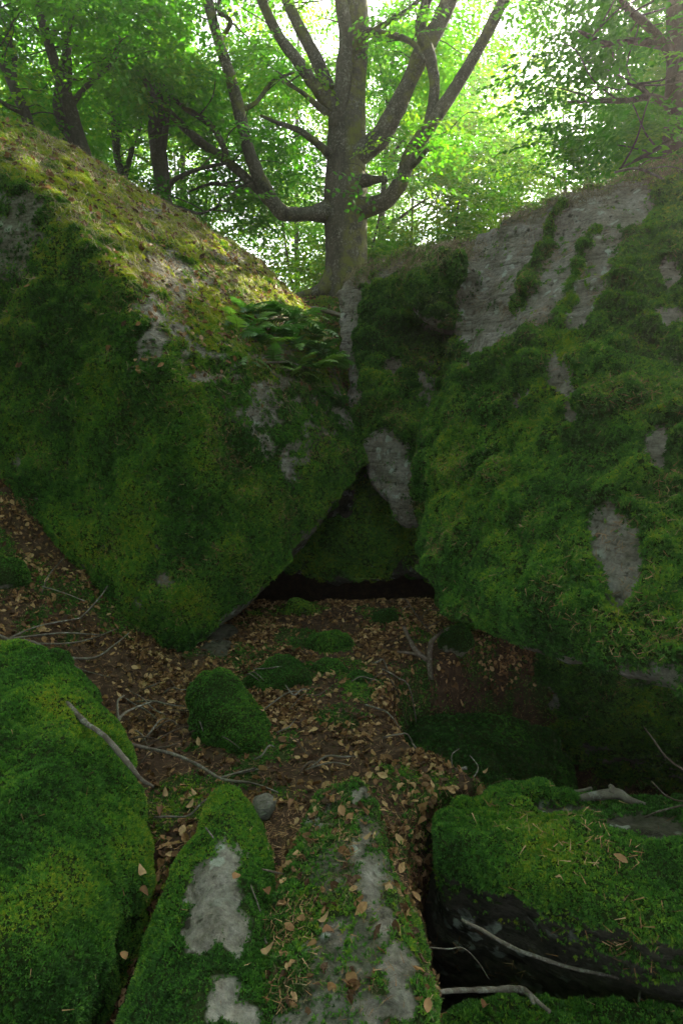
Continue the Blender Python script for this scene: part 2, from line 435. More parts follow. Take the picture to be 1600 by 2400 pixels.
ii = np.arange((ny - 1) * nx).reshape(ny - 1, nx)[:, :-1].ravel()
gq = np.stack([ii, ii + 1, ii + nx + 1, ii + nx], 1)
gtri = np.concatenate([gq[:, [0, 1, 2]], gq[:, [0, 2, 3]]])
gpx, gpy, gf = proj(gv)
near = (gv[:, 1] < 7) & (gv[:, 1] > 1.0) & (np.abs(gv[:, 0]) < 3.4)
gm = sst(-0.06, 0.2, fbm(gv, 0.33, 4, 21)) * near * (1 - .6 * sst(2.6, 2.3, gv[:, 1]) * (np.abs(gv[:, 0]) < .5))
def pblob(px_, py_, circles):
    r = np.zeros_like(px_)
    for (cx, cy, rx, ry) in circles:
        r = np.maximum(r, 1 - np.sqrt(((px_ - cx) / rx) ** 2 + ((py_ - cy) / ry) ** 2))
    return np.clip(r * 2.5, 0, 1)
gmx = pblob(gpx, gpy, [(760, 1515, 90, 40), (940, 2180, 90, 190), (720, 2080, 90, 120), (870, 1990, 90, 60), (1150, 1860, 130, 40), (960, 1830, 100, 60), (660, 2280, 130, 120), (850, 1610, 70, 40), (120, 1470, 90, 60)])
noleaf = pblob(gpx, gpy, [(760, 1515, 90, 30), (940, 2200, 80, 190)])
gm = np.clip(np.maximum(gm * 0.8, gmx * near * sst(-.4, .1, fbm(gv, .2, 3, 22))), 0, 1)
ground = obj('ground', mesh('ground', gv, gq, M['soil'], attrs={'moss': gm})); ground['kind'] = 'structure'
gn_ = vnormals(gv, gtri)
def rand_tangent(n):
    a = rng.normal(size=n.shape); a -= n * (a * n).sum(1, keepdims=True); return a / np.linalg.norm(a, axis=1, keepdims=True)
def moss_on(parent, v, tri, n, wv, dens, size, kind, tone0, tone_var, name='moss', droop=0.35, jit=0.35, tone_v=None, sizevar=(0.6, 1.25)):
    p, t, bc = sample(v, tri, wv, dens)
    if len(p) == 0: return
    nn = interp(n, tri, t, bc) + rng.normal(size=(len(p), 3)) * jit + np.array([0, 0, -droop]) * (1 - np.abs(interp(n, tri, t, bc)[:, 2:3]))
    nn /= np.linalg.norm(nn, axis=1, keepdims=True)
    tone = tone0 + tone_var * fbm(p, 0.35, 3, 33) + rng.normal(size=len(p)) * 0.06
    if tone_v is not None: tone = tone + interp(tone_v, tri, t, bc)
    scl = size * rng.uniform(*sizevar, len(p)) * (0.8 + 0.4 * fbm(p, 0.12, 2, 34))
    return scatter(name, kind, p, rand_tangent(nn), nn, scl, tone, parent)
def litter_on(parent, v, tri, n, wv, dens, size, kind, name, tone0=0.5, tv=0.35, jit=0.3, along=None, lift=0.0, sizevar=(0.6, 1.3)):
    p, t, bc = sample(v, tri, wv, dens)
    if len(p) == 0: return
    n0 = interp(n, tri, t, bc); nn = n0 + rng.normal(size=(len(p), 3)) * jit; nn /= np.linalg.norm(nn, axis=1, keepdims=True)
    X = rand_tangent(nn)
    if along is not None:
        X = along + rng.normal(size=X.shape) * 0.55
    scl = size * rng.uniform(*sizevar, len(p))
    return scatter(name, kind, p + n0 * (lift + scl[:, None] * 0.06), X, nn, scl, tone0 + tv * rng.normal(size=len(p)) * .5 + .2 * fbm(p, .3, 2, 35), parent)
litw = near * np.clip(1 - 0.75 * gm - noleaf, 0.02, 1) * (0.12 + 0.88 * sst(-0.15, 0.2, fbm(gv, 0.35, 4, 41)))
mound = sst(2.6, 2.3, gv[:, 1]) * (np.abs(gv[:, 0]) < .5)
litw = litw * (1 - 0.6 * mound) * sst(-.3, -.12, gv[:, 2])
litter_on(None, gv, gtri, gn_, litw, 4300, 0.034, 'dry_leaf', 'leaf_litter', 0.37, 0.9, 0.7, lift=0.006, sizevar=(0.4, 1.5))
tag(bpy.data.objects['leaf_litter'], 'carpet of brown fallen beech leaves on the hollow floor', 'leaf litter')
litter_on(None, gv, gtri, gn_, near * (0.45 + 1.3 * mound), 3600, 0.03, 'needle', 'needle_litter', 0.4, 0.6, 0.3, lift=0.004)
tag(bpy.data.objects['needle_litter'], 'fine rusty bits of twig and bud scale strewn over the soil', 'litter')
terr = (gv[:, 1] > 7.0) & (gv[:, 1] < 11.5) & (np.abs(gv[:, 0]) < 2.2) & (gv[:, 2] > .6)
mo = moss_on(None, gv, gtri, gn_, terr * 1.0, 1500, 0.06, 'feather', 0.5, 0.5, 'terrace_moss')
tag(mo, 'mossy turf around the foot of the stout beech', 'moss')
litter_on(None, gv, gtri, gn_, terr * 1.0, 420, 0.055, 'dry_leaf', 'terrace_litter', 0.35, 0.7, 0.5, lift=.01)
tag(bpy.data.objects['terrace_litter'], 'dead leaves around the foot of the stout beech', 'leaf litter')
mo = moss_on(None, gv, gtri, gn_, gm, 6500, 0.018, 'cushion', 0.42, 0.5, 'ground_moss')
tag(mo, 'low green moss creeping over the soil between the stones', 'moss')

# ------------------------------------------------------------------ rocks
def hull_bm(bm, pts):
    b = bmesh.new()
    for p in pts: b.verts.new(p)
    r = bmesh.ops.convex_hull(b, input=b.verts)
    dead = [g for g in r['geom_interior'] + r['geom_unused'] if isinstance(g, bmesh.types.BMVert)]
    if dead: bmesh.ops.delete(b, geom=list(set(dead)), context='VERTS')
    bmesh.ops.triangulate(b, faces=b.faces)
    me = bpy.data.meshes.new('tmp'); b.to_mesh(me); b.free(); bm.from_mesh(me); bpy.data.meshes.remove(me)
def remeshed(hulls, vox):
    bm = bmesh.new()
    for h in hulls: hull_bm(bm, h)
    me = bpy.data.meshes.new('tmp'); bm.to_mesh(me); bm.free()
    o = bpy.data.objects.new('tmp', me); col.objects.link(o)
    md = o.modifiers.new('r', 'REMESH'); md.mode = 'VOXEL'; md.voxel_size = vox
    dg = bpy.context.evaluated_depsgraph_get(); ev = o.evaluated_get(dg); m2 = ev.to_mesh()
    m2.calc_loop_triangles()
    v = np.zeros(len(m2.vertices) * 3, np.float32); m2.vertices.foreach_get('co', v); v = v.reshape(-1, 3).astype(float)
    t = np.zeros(len(m2.loop_triangles) * 3, np.int32); m2.loop_triangles.foreach_get('vertices', t); t = t.reshape(-1, 3)
    ev.to_mesh_clear(); bpy.data.objects.remove(o); bpy.data.meshes.remove(me)
    return v, t
def smooth(v, tri, it):
    e = np.concatenate([tri[:, [0, 1]], tri[:, [1, 2]], tri[:, [2, 0]]])
    cnt = np.bincount(e[:, 0], minlength=len(v)).astype(float)[:, None]
    for _ in range(it):
        s = np.stack([np.bincount(e[:, 0], weights=v[e[:, 1], k], minlength=len(v)) for k in range(3)], 1)
        v = 0.4 * v + 0.6 * s / np.maximum(cnt, 1)
    return v
ALL_ROCKS = []
def rock(name, label, hulls, vox, sm=3, amp=(0.08, 0.03, 0.012), sc=(1.1, 0.3, 0.09), strata=0.0, mossf=None, moss_h=0.03, mat='rock',
         dens=5000, size=0.03, kind='feather', tone=0.4, tone_var=0.5, tonef=None, seed=0, needles=0, needle_sz=0.04, cat='boulder', group=None, droop=0.35, extra=None):
    v, tri = remeshed(hulls, vox); v = smooth(v, tri, sm); n = vnormals(v, tri)
    d = amp[0] * fbm(v, sc[0], 3, seed) + amp[1] * (1 - 2.2 * np.abs(fbm(v, sc[1], 4, seed + 9))) + amp[2] * fbm(v, sc[2], 4, seed + 19)
    if strata:
        q = v[:, 2] * 0.9 + v[:, 0] * 0.35 + 0.12 * fbm(v, 0.6, 3, seed + 3)
        d = d + strata * (np.abs(((q / 0.17) % 1) - 0.5) * 2 - 0.5) * sst(-.1, .25, fbm(v, .7, 2, seed + 4))
    v = v + n * d[:, None]; n = vnormals(v, tri)
    px_, py_, f_ = proj(v)
    mk = np.clip(mossf(v, n, px_, py_), 0, 1) if mossf else np.zeros(len(v))
    lump = 0.6 + 1.4 * fbm(v, 0.14, 3, seed + 50) + 1.3 * fbm(v, .38, 2, seed + 51)
    v = v + n * (mk * moss_h * np.clip(lump, 0.1, 2))[:, None]; n = vnormals(v, tri)
    base = np.array([v[:, 0].mean(), v[:, 1].mean(), v[:, 2].min()])
    o = obj(name, mesh(name, v - base, tri, M[mat], attrs={'moss': mk}), loc=base)
    tag(o, label, cat, group)
    bpy.context.view_layer.update()
    vis = ((n * (CAM - v)).sum(1) / np.linalg.norm(CAM - v, axis=1) > -0.35) & (px_ > -250) & (px_ < 1850) & (py_ > -150) & (py_ < 2600)
    tv = tonef(v, n, px_, py_) if tonef else None
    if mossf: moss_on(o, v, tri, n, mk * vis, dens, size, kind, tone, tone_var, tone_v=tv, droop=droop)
    if needles:
        wn = vis * (0.10 + sst(0.12, 0.4, fbm(v, 0.22, 3, seed + 70)) * 1.6) * (n[:, 2] > -0.2)
        litter_on(o, v, tri, n, wn, needles, needle_sz, 'needle', 'dry_needles', 0.5, 0.7, 0.35, lift=0.015)
    if extra: extra(o, v, tri, n, px_, py_, vis)
    ALL_ROCKS.append((v, label)); return o
W = lambda *a: np.array(a, float)

# --- left boulder
A = [P(0, 385, 5.2), P(110, 465, 5.0), P(345, 755, 4.6), P(225, 600, 4.78), P(0, 292, 5.9), P(200, 380, 6.4), P(400, 492, 7.0), P(560, 592, 7.6), P(700, 702, 8.0),
     P(480, 815, 4.95), P(560, 885, 5.3), P(790, 885, 6.0), P(848, 1085, 5.75), P(700, 1270, 5.1), P(590, 1400, 4.75), P(430, 1520, 4.35), P(290, 1520, 4.5),
     P(120, 1280, 4.9), P(0, 1080, 5.1), P(-400, 330, 5.9), P(-400, 200, 6.8), P(-400, 950, 5.8), P(450, 1000, 4.55),
     W(-4.5, 7.2, 3.8), W(-2.2, 8.6, 3.2), W(-0.2, 8.6, 2.7), W(-4.2, 6.5, -.2), W(-1.3, 5.6, -.3), W(-0.3, 7.2, 0.5), W(-2.2, 8.2, 0)]
def mossA(v, n, px, py):
    px = px + 34 * fbm(v, .22, 4, 81); py = py + 34 * fbm(v, .22, 4, 82)
    top = sst(0.35, 0.6, n[:, 2]) 
    ns = fbm(v, 0.5, 5, 101)
    m = sst(-0.6, -0.4, ns)
    upper_left = sst(760, 560, py + 0.25 * px) * (1 - top)
    m = m * (1 - upper_left * sst(-.35, .05, fbm(v, .2, 4, 102)))
    face = sst(430, 620, px) * sst(1130, 960, py) * (1 - top)        # sparse on the right face
    m = m * (1 - face * sst(-0.32, -.02, fbm(v, 0.2, 5, 103)))
    bare = pblob(px, py, [(610, 940, 45, 80), (620, 1030, 38, 70), (700, 1080, 55, 75), (400, 800, 80, 90), (490, 800, 100, 50), (385, 730, 55, 35), (410, 1350, 40, 40), (720, 1140, 35, 50), (40, 500, 40, 60), (360, 790, 50, 75)])
    m = m * (1 - bare * sst(-.3, .1, fbm(v, .15, 3, 104)))
    tm = sst(0.0, 0.25, fbm(v * np.array([1, .5, 1]), 0.45, 4, 105) + 0.42 - 0.2 * sst(300, 600, px))
    m = m * (1 - top) + top * np.maximum(tm * 0.9, sst(0.3, 0.1, np.abs(py - (430 + px)) / 300) * .0)
    ridge = pblob(px, py, [(60, 340, 130, 60), (160, 430, 110, 70), (170, 530, 110, 60), (260, 650, 110, 70), (320, 720, 90, 70), (640, 640, 80, 50), (40, 400, 100, 60), (220, 570, 100, 60)])
    m = np.maximum(m, ridge * sst(-.25, .05, fbm(v, .2, 3, 106)))
    m = np.maximum(m, .3 * sst(.1, .45, fbm(v, .06, 3, 107)))
    return m * sst(-0.42, -0.12, n[:, 2])
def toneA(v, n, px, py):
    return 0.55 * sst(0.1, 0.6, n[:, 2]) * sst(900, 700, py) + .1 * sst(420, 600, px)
def extraA(o, v, tri, n, px, py, vis):
    top = sst(0.3, 0.55, n[:, 2]) * vis * sst(1000, 850, py)
    dn = np.array([0.75, -0.5, -0.6]); dn /= np.linalg.norm(dn)
    litter_on(o, v, tri, n, top * (0.25 + sst(-.15, .3, fbm(v, .5, 3, 110))), 1700, 0.10, 'thatch', 'dead_grass', 0.6, 0.7, 0.25, along=dn, lift=0.012)
    litter_on(o, v, tri, n, top, 160, 0.05, 'dry_leaf', 'dry_leaves', 0.35, 0.5, 0.4, lift=0.01)
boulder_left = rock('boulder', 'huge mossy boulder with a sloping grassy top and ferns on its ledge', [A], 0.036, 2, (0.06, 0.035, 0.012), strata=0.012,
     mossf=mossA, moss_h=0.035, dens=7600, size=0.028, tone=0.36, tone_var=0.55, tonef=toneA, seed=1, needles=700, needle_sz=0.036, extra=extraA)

# --- right boulder
B1 = [P(788, 690, 6.6), P(830, 642, 6.7), P(960, 615, 6.6), P(1110, 560, 6.4), P(785, 780, 6.4), P(815, 900, 6.2), P(850, 1050, 5.9), P(862, 1120, 5.8),
      P(950, 1222, 5.5), P(985, 1210, 5.6), P(1000, 1000, 6.0), P(1010, 800, 6.2), P(900, 700, 6.25), W(0.6, 8.2, 3.2), W(2.0, 8.2, 3.3), W(0.5, 7.6, 1.2), W(1.6, 7, 0.9), P(1150, 1200, 6.0), P(1150, 700, 6.3)]
B2 = [P(1110, 552, 6.2), P(1200, 507, 5.9), P(1340, 447, 5.6), P(1500, 402, 5.5), P(1750, 330, 5.5), P(1128, 850, 5.0), P(1050, 1120, 4.55), P(1015, 1310, 4.2),
      P(1062, 1420, 4.0), P(1250, 1445, 3.45), P(1400, 1540, 2.92), P(1600, 1620, 2.5), P(1850, 1660, 2.3), P(1560, 690, 4.7), P(1800, 700, 4.4), P(1250, 720, 5.25),
      W(4.0, 8.6, 3.6), W(1.3, 8.6, 3.1), W(1.3, 7.0, 0.6), W(4.6, 6, 0.5), W(4.5, 8, 0.5)]
B3 = [P(1090, 1450, 4.9), P(1300, 1560, 4.5), P(1530, 1700, 4.2), W(4, 4.6, -.3), W(1.0, 5.0, -1.6), W(2.5, 4.7, -1.6), W(4, 4.5, -1.6), W(4, 7, -1.5), W(1.2, 7, -1.5), W(1.4, 6.8, 1.5), W(4, 6.5, 1.5), W(2, 5, 1.2)]
B4 = [P(970 + 90 * math.cos(a) + 80, 690 + 90 * math.sin(a), d) for a in np.linspace(0, 6, 9) for d in (5.5, 6.3)]
B5 = [P(1545, 840, 4.25), P(1540, 1000, 4.1), P(1515, 1120, 3.85), P(1525, 1260, 3.6), P(1510, 1480, 3.15), P(1530, 1590, 2.9), P(1850, 640, 3.9), P(1850, 1640, 2.35), P(1570, 720, 4.5), W(3.2, 5.5, 2.6), W(3.2, 5, 0.6), W(2.2, 5.0, 0.8), W(2.4, 5.2, 2.2)]
def mossB(v, n, px, py):
    px0 = px; px = px + 34 * fbm(v, .2, 4, 83); py = py + 34 * fbm(v, .2, 4, 84)
    m = sst(-0.65, -0.45, fbm(v, 0.5, 5, 201))
    bare = pblob(px, py, [(1190, 620, 130, 160), (1270, 600, 150, 170), (1160, 720, 110, 110), (1350, 570, 120, 180), (1330, 670, 90, 130), (1440, 480, 120, 65), (1230, 550, 150, 90), (1120, 790, 60, 70), (1230, 700, 120, 90),
                           (1310, 880, 36, 60), (1340, 950, 32, 50), (1430, 1250, 70, 110), (1460, 1350, 55, 110), (890, 1080, 75, 90), (935, 1150, 60, 90), (955, 1200, 45, 50),
                           (812, 740, 44, 160), (822, 880, 38, 85), (1540, 1060, 40, 80), (1560, 640, 40, 40), (1560, 740, 40, 30), (920, 870, 22, 40), (985, 910, 14, 50), (1010, 950, 14, 40), (1550, 1580, 120, 30), (960, 640, 20, 20), (1225, 940, 20, 18), (1120, 860, 30, 24)])
    bare = sst(0.15, 0.8, bare * 1.15 + .5 * fbm(v, 0.08, 4, 202))
    # strips of moss that follow two joints in the bare slab
    def strip(x0, y0, x1, y1, wd):
        tt = np.clip(((px - x0) * (x1 - x0) + (py - y0) * (y1 - y0)) / ((x1 - x0) ** 2 + (y1 - y0) ** 2), 0, 1)
        return np.clip(1.6 - np.hypot(px - x0 - tt * (x1 - x0), py - y0 - tt * (y1 - y0)) / wd, 0, 1)
    wob = 14 * fbm(v, 0.2, 3, 203)
    px = px + wob
    st = np.maximum(strip(1300, 500, 1225, 720, 9), strip(1400, 530, 1300, 760, 7))
    m = np.maximum(np.maximum(m * (1 - bare), st), .22 * sst(.3, .5, fbm(v, .06, 3, 205)))
    return m * sst(-0.65, -0.25, n[:, 2])
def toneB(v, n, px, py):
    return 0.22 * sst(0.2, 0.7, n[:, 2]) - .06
def extraB(o, v, tri, n, px, py, vis):
    edge = pblob(px, py, [(1330, 462, 120, 34), (1500, 415, 140, 40), (930, 630, 120, 30), (1060, 588, 90, 30), (840, 650, 60, 30), (1200, 508, 120, 20)]) * vis
    litter_on(o, v, tri, n, edge, 3800, 0.09, 'thatch', 'dead_grass', 0.35, 0.7, 0.5, along=np.array([-0.2, -0.7, -0.7]), lift=0.03)
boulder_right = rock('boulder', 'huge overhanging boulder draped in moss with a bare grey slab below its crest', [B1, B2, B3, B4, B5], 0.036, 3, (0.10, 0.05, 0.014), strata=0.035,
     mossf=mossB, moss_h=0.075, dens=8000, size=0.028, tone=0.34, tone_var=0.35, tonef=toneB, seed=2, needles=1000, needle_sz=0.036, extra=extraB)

# --- rock at the back of the gap
CV = [P(680, 1300, 6.15), P(800, 1272, 6.0), P(900, 1290, 6.05), P(1030, 1300, 6.2), P(720, 1225, 6.75), P(850, 1215, 6.8), P(1040, 1210, 6.8), P(850, 1120, 7.5), P(1040, 1130, 7.4), P(670, 1335, 6.3), P(800, 1345, 6.15), P(900, 1350, 6.15), P(1040, 1350, 6.4),
      W(-.6, 8.2, 1.9), W(1.5, 8.2, 1.9), W(-.6, 8.3, 0.05), W(1.5, 8.3, 0.0)]
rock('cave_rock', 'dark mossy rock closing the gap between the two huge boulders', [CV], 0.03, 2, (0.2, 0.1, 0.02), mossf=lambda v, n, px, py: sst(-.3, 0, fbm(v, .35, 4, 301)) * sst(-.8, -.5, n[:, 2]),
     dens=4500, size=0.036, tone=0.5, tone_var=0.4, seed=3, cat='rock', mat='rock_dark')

def full(th=-0.45, s=300, sc_=0.3, under=-0.3):
    return lambda v, n, px, py: sst(th - .15, th + .1, fbm(v, sc_, 4, s)) * sst(under - .25, under + .15, n[:, 2])
# --- front left dome
C_ = [P(-60, 1575, 2.95), P(60, 1522, 2.95), P(110, 1527, 2.85), P(160, 1572, 2.75), P(215, 1645, 2.62), P(262, 1722, 2.5), P(312, 1805, 2.38), P(330, 1880, 2.28), P(338, 1960, 2.17), P(340, 2045, 2.05), P(326, 2095, 1.96),
      P(285, 2155, 1.83), P(235, 2235, 1.7), P(190, 2315, 1.58), P(150, 2420, 1.42), P(120, 1900, 2.05), P(60, 2200, 1.55), P(200, 2050, 1.85), P(-300, 1700, 2.5), P(-300, 2300, 1.5), W(-2.2, 3.2, .5), W(-2.4, 2, .5), W(-1.6, 3.1, -.2), W(-.8, 1.3, -.3), W(-2.4, 1.2, -.3), W(-.75, 2.2, -.3), W(-1.1, 2.8, -.3)]
def toneC(v, n, px, py): return 0.25 * fbm(v, .5, 2, 311)
rock('mossy_rock', 'domed foreground boulder wholly cushioned in bright green moss with a stick lying on it', [C_], 0.018, 5, (0.07, 0.03, 0.008), (0.6, 0.2, 0.06), mossf=full(-0.9, 310), moss_h=0.03,
     dens=24000, size=0.017, kind='cushion', tone=0.46, tone_var=0.7, tonef=toneC, seed=4, needles=120, needle_sz=0.025, droop=0.1)
# --- centre wedge
D_ = [P(505, 1862, 2.42), P(532, 1838, 2.42), P(560, 1850, 2.4), P(592, 1905, 2.3), P(605, 1965, 2.2), P(488, 1890, 2.3), P(462, 1965, 2.15), P(418, 2075, 1.95), P(375, 2155, 1.82), P(335, 2255, 1.68), P(302, 2345, 1.57), P(275, 2430, 1.47),
      P(600, 2100, 1.88), P(640, 2250, 1.65), P(660, 2430, 1.42), P(500, 2100, 1.84), P(460, 2300, 1.55), W(-.5, 2.5, -.3), W(-.1, 2.3, -.3), W(-.7, 1.2, -.3), W(-.1, 1.2, -.3), P(480, 2480, 1.3)]
def mossD(v, n, px, py):
    px = px + 40 * fbm(v, .09, 4, 85); py = py + 40 * fbm(v, .09, 4, 86)
    m = sst(-.9, -.6, fbm(v, .2, 4, 320)) * sst(-.1, .25, n[:, 2])
    b = pblob(px, py, [(500, 2060, 55, 60), (490, 2140, 75, 90), (530, 2050, 40, 110), (550, 2180, 45, 80), (480, 2190, 60, 60), (520, 2350, 70, 70), (580, 2390, 60, 60), (570, 1990, 18, 25), (470, 2120, 50, 60)])
    return m * (1 - b * sst(-.5, -.1, fbm(v, .08, 3, 321) + b - .4))
rock('mossy_rock', 'wedge of grey rock in the foreground with a mossy crest and bare pale flank', [D_], 0.013, 3, (0.03, 0.012, 0.004), (0.4, 0.12, 0.04), mossf=mossD, moss_h=0.02,
     dens=26000, size=0.014, kind='cushion', tone=0.48, tone_var=0.5, seed=5, needles=350, needle_sz=0.022, droop=0.1)
# --- rib of bare rock in the mound
E_ = [PZ(755, 1865, .12), PZ(835, 1842, .16), PZ(868, 1890, .14), PZ(715, 1940, .1), PZ(890, 2050, .13), PZ(650, 2100, .1), PZ(935, 2200, .13), PZ(985, 2330, .12), PZ(1000, 2470, .1), PZ(640, 2300, .11), PZ(650, 2470, .1),
      PZ(860, 2150, .17), PZ(790, 2200, .14), W(-.15, 2.5, -.3), W(.25, 2.4, -.3), W(.3, 1.25, -.3), W(-.2, 1.2, -.3)]
def mossE(v, n, px, py):
    px = px + 40 * fbm(v, .09, 4, 87); py = py + 40 * fbm(v, .09, 4, 88)
    m = sst(-.1, .2, fbm(v, .16, 4, 330) + .3 * pblob(px, py, [(800, 1890, 90, 60), (960, 2150, 80, 160), (680, 2080, 80, 110), (640, 2300, 90, 100)]) - .02)
    b = pblob(px, py, [(840, 1860, 26, 40), (845, 1990, 24, 60), (870, 2080, 28, 80), (900, 2160, 30, 60), (930, 2280, 50, 80), (950, 2360, 40, 60), (900, 2380, 50, 40), (790, 2190, 40, 60), (735, 1925, 25, 20)])
    return np.maximum(m * (1 - b), .32 * (1 - b))
def extraE(o, v, tri, n, px, py, vis):
    b = pblob(px, py, [(840, 1860, 26, 40), (845, 1990, 24, 60), (870, 2080, 28, 80), (900, 2160, 30, 60), (930, 2280, 50, 80), (950, 2360, 40, 60), (900, 2380, 50, 40), (790, 2190, 40, 60)])
    wv = vis * (n[:, 2] > .2) * np.clip(1 - b * 1.3, 0, 1) * sst(-.3, .2, fbm(v, .15, 3, 331))
    litter_on(o, v, tri, n, wv, 9000, 0.03, 'thatch', 'brown_litter', 0.25, 0.7, 0.5, lift=.004)
    litter_on(o, v, tri, n, wv, 900, 0.034, 'dry_leaf', 'dry_leaves', 0.35, 0.9, 0.6, lift=.004, sizevar=(.4, 1.4))
rock('low_rock', 'broad low slab with pale bare streaks and brown litter in the foreground', [E_], 0.013, 2, (0.03, 0.015, 0.005), (0.3, 0.1, 0.04), mossf=mossE, moss_h=0.018,
     dens=15000, size=0.017, kind='cushion', tone=0.42, tone_var=0.5, seed=6, needles=3500, needle_sz=0.024, droop=0.1, cat='rock', extra=extraE)
# --- front right slab
G_ = [P(1022, 1945, 2.22), P(1030, 1905, 2.4), P(1085, 1885, 2.52), P(1220, 1880, 2.55), P(1450, 1905, 2.5), P(1650, 1900, 2.5), P(1850, 1900, 2.5), P(1034, 1990, 2.14), P(1048, 2040, 2.1), P(1130, 2065, 2.03), P(1240, 2088, 1.98), P(1340, 2112, 1.92),
      P(1450, 2155, 1.82), P(1600, 2195, 1.72), P(1850, 2240, 1.62), P(1100, 1960, 2.2), P(1300, 1960, 2.15), P(1600, 1990, 2.0), P(1200, 2020, 2.06), P(1500, 2070, 1.9), P(1850, 2080, 1.85),
      W(.45, 2.72, -.32), W(2.2, 2.72, -.32), W(.45, 2.76, -1.8), W(2.2, 2.76, -1.8), W(.45, 2.95, -1.8), W(2.2, 2.95, -1.8)]
def mossG(v, n, px, py):
    m = sst(-.9, -.6, fbm(v, .2, 4, 340)) * sst(-.35, .05, n[:, 2])
    m = m * sst(-.2, -.08, v[:, 2])
    b = pblob(px, py, [(1500, 1930, 130, 30), (1330, 1905, 120, 22), (1560, 1955, 90, 30)])
    return m * (1 - b)
def toneG(v, n, px, py): return 0.3 * fbm(v, .35, 2, 341)
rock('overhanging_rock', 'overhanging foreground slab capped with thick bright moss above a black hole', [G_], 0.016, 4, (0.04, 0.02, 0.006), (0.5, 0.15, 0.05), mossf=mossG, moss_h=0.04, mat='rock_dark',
     dens=22000, size=0.019, kind='cushion', tone=0.45, tone_var=0.4, tonef=toneG, seed=7, needles=900, needle_sz=0.034, droop=0.5)  # dark rock colour stands in for shade on the hole wall
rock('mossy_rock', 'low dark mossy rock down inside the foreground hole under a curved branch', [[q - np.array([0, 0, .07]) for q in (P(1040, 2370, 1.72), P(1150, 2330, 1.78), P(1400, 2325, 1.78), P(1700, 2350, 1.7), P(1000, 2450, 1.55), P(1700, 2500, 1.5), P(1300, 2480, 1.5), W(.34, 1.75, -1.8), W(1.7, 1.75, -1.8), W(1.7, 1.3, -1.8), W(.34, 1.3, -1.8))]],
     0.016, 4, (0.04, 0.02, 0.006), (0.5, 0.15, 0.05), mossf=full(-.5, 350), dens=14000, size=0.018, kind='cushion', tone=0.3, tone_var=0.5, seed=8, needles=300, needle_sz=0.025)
# --- dark rock in the hollow
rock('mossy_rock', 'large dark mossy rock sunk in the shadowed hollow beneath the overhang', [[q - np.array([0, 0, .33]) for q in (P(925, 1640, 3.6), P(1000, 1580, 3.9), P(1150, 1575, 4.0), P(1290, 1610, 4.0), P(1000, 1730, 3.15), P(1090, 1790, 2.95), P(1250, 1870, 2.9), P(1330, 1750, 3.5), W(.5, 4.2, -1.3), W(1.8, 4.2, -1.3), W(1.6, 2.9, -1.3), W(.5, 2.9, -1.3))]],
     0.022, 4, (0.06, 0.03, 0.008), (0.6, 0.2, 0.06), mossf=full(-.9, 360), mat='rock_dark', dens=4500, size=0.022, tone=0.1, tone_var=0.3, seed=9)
# --- small stones
def stone(name, label, px, py, d, rx, ry, rz, seed, moss=True, tone=0.45, rot=0.0, mat='rock', vox=0.014, dens=20000, size=0.0135, pts=None, under=-.3, th=-.6):
    r = np.random.default_rng(seed); c0 = P(px, py, d)
    if pts is None:
        pts = []
        for _ in range(26):
            q = r.normal(size=3); q /= np.linalg.norm(q); q *= r.uniform(.8, 1.05)
            q = np.array([q[0] * rx, q[1] * ry, q[2] * rz]); ca, sa = math.cos(rot), math.sin(rot)
            pts.append(c0 + np.array([q[0] * ca - q[2] * sa, q[1], q[0] * sa + q[2] * ca]))
    return rock(name, label, [pts], vox, 2, (0.05, 0.02, 0.006), (0.22, 0.1, 0.04), mossf=full(th, 400 + seed, .2, under) if moss else None, moss_h=0.010, mat=mat,
                dens=dens, size=size, kind='cushion', tone=tone, tone_var=0.45, seed=seed, cat='stone')
stone('mossy_stone', 'upright rounded mossy stone ringed by dead leaves in the middle of the hollow', 0, 0, 0, 0, 0, 0, 11, tone=.42,
      pts=[P(450, 1620, 3.35), P(470, 1585, 3.35), P(525, 1580, 3.3), P(575, 1628, 3.22), P(602, 1692, 3.1), P(604, 1748, 2.98), P(560, 1742, 2.96), P(452, 1700, 3.1), P(500, 1650, 3.08), P(460, 1750, 3.1), P(500, 1605, 3.6), P(590, 1680, 3.4), W(-.7, 3.3, -.15), W(-.4, 3.0, -.15), W(-.4, 3.5, -.15)])
stone('mossy_stone', 'broad low mossy stone behind the upright rounded one', 650, 1600, 3.8, .25, .22, .14, 12, tone=.28)
stone('mossy_stone', 'flat mossy stone edging the leaf litter right of the broad low one', 765, 1575, 3.98, .12, .14, .06, 13, tone=.3)
stone('mossy_stone', 'small mossy stone on the crest of the floor before the dark gap', 700, 1435, 5.2, .15, .14, .09, 14, tone=.45)
stone('mossy_stone', 'small round mossy stone beside the dark gap under the right boulder', 895, 1452, 5.02, .12, .12, .07, 15, tone=.25)
stone('mossy_stone', 'mossy hummock of stone half buried in dry leaves on the slope to the gap', 765, 1512, 4.47, .14, .15, .07, 16, tone=.38)
stone('grey_stone', 'small smooth grey stone beside the wedge of mossy rock', 620, 1893, 2.36, .055, .06, .045, 17, moss=False, rot=.5)
stone('angular_stone', 'angular greenish stone leaning by the foot of the right boulder', 1065, 1505, 4.4, .14, .12, .12, 18, moss=True, tone=.2, th=-.05)
stone('flat_stone', 'flat dark stone slab wedged beneath the left boulder', 505, 1530, 4.35, .2, .18, .045, 19, moss=False, mat='rock_dark', vox=.02)
stone('flat_stone', 'small dark stone stacked on the flat slab beneath the left boulder', 520, 1490, 4.6, .13, .12, .05, 20, moss=False, mat='rock_dark', vox=.02)
stone('mossy_stone', 'small dark mossy stone among brown leaves in the open floor', 845, 1600, 3.8, .09, .09, .05, 21, tone=.15)
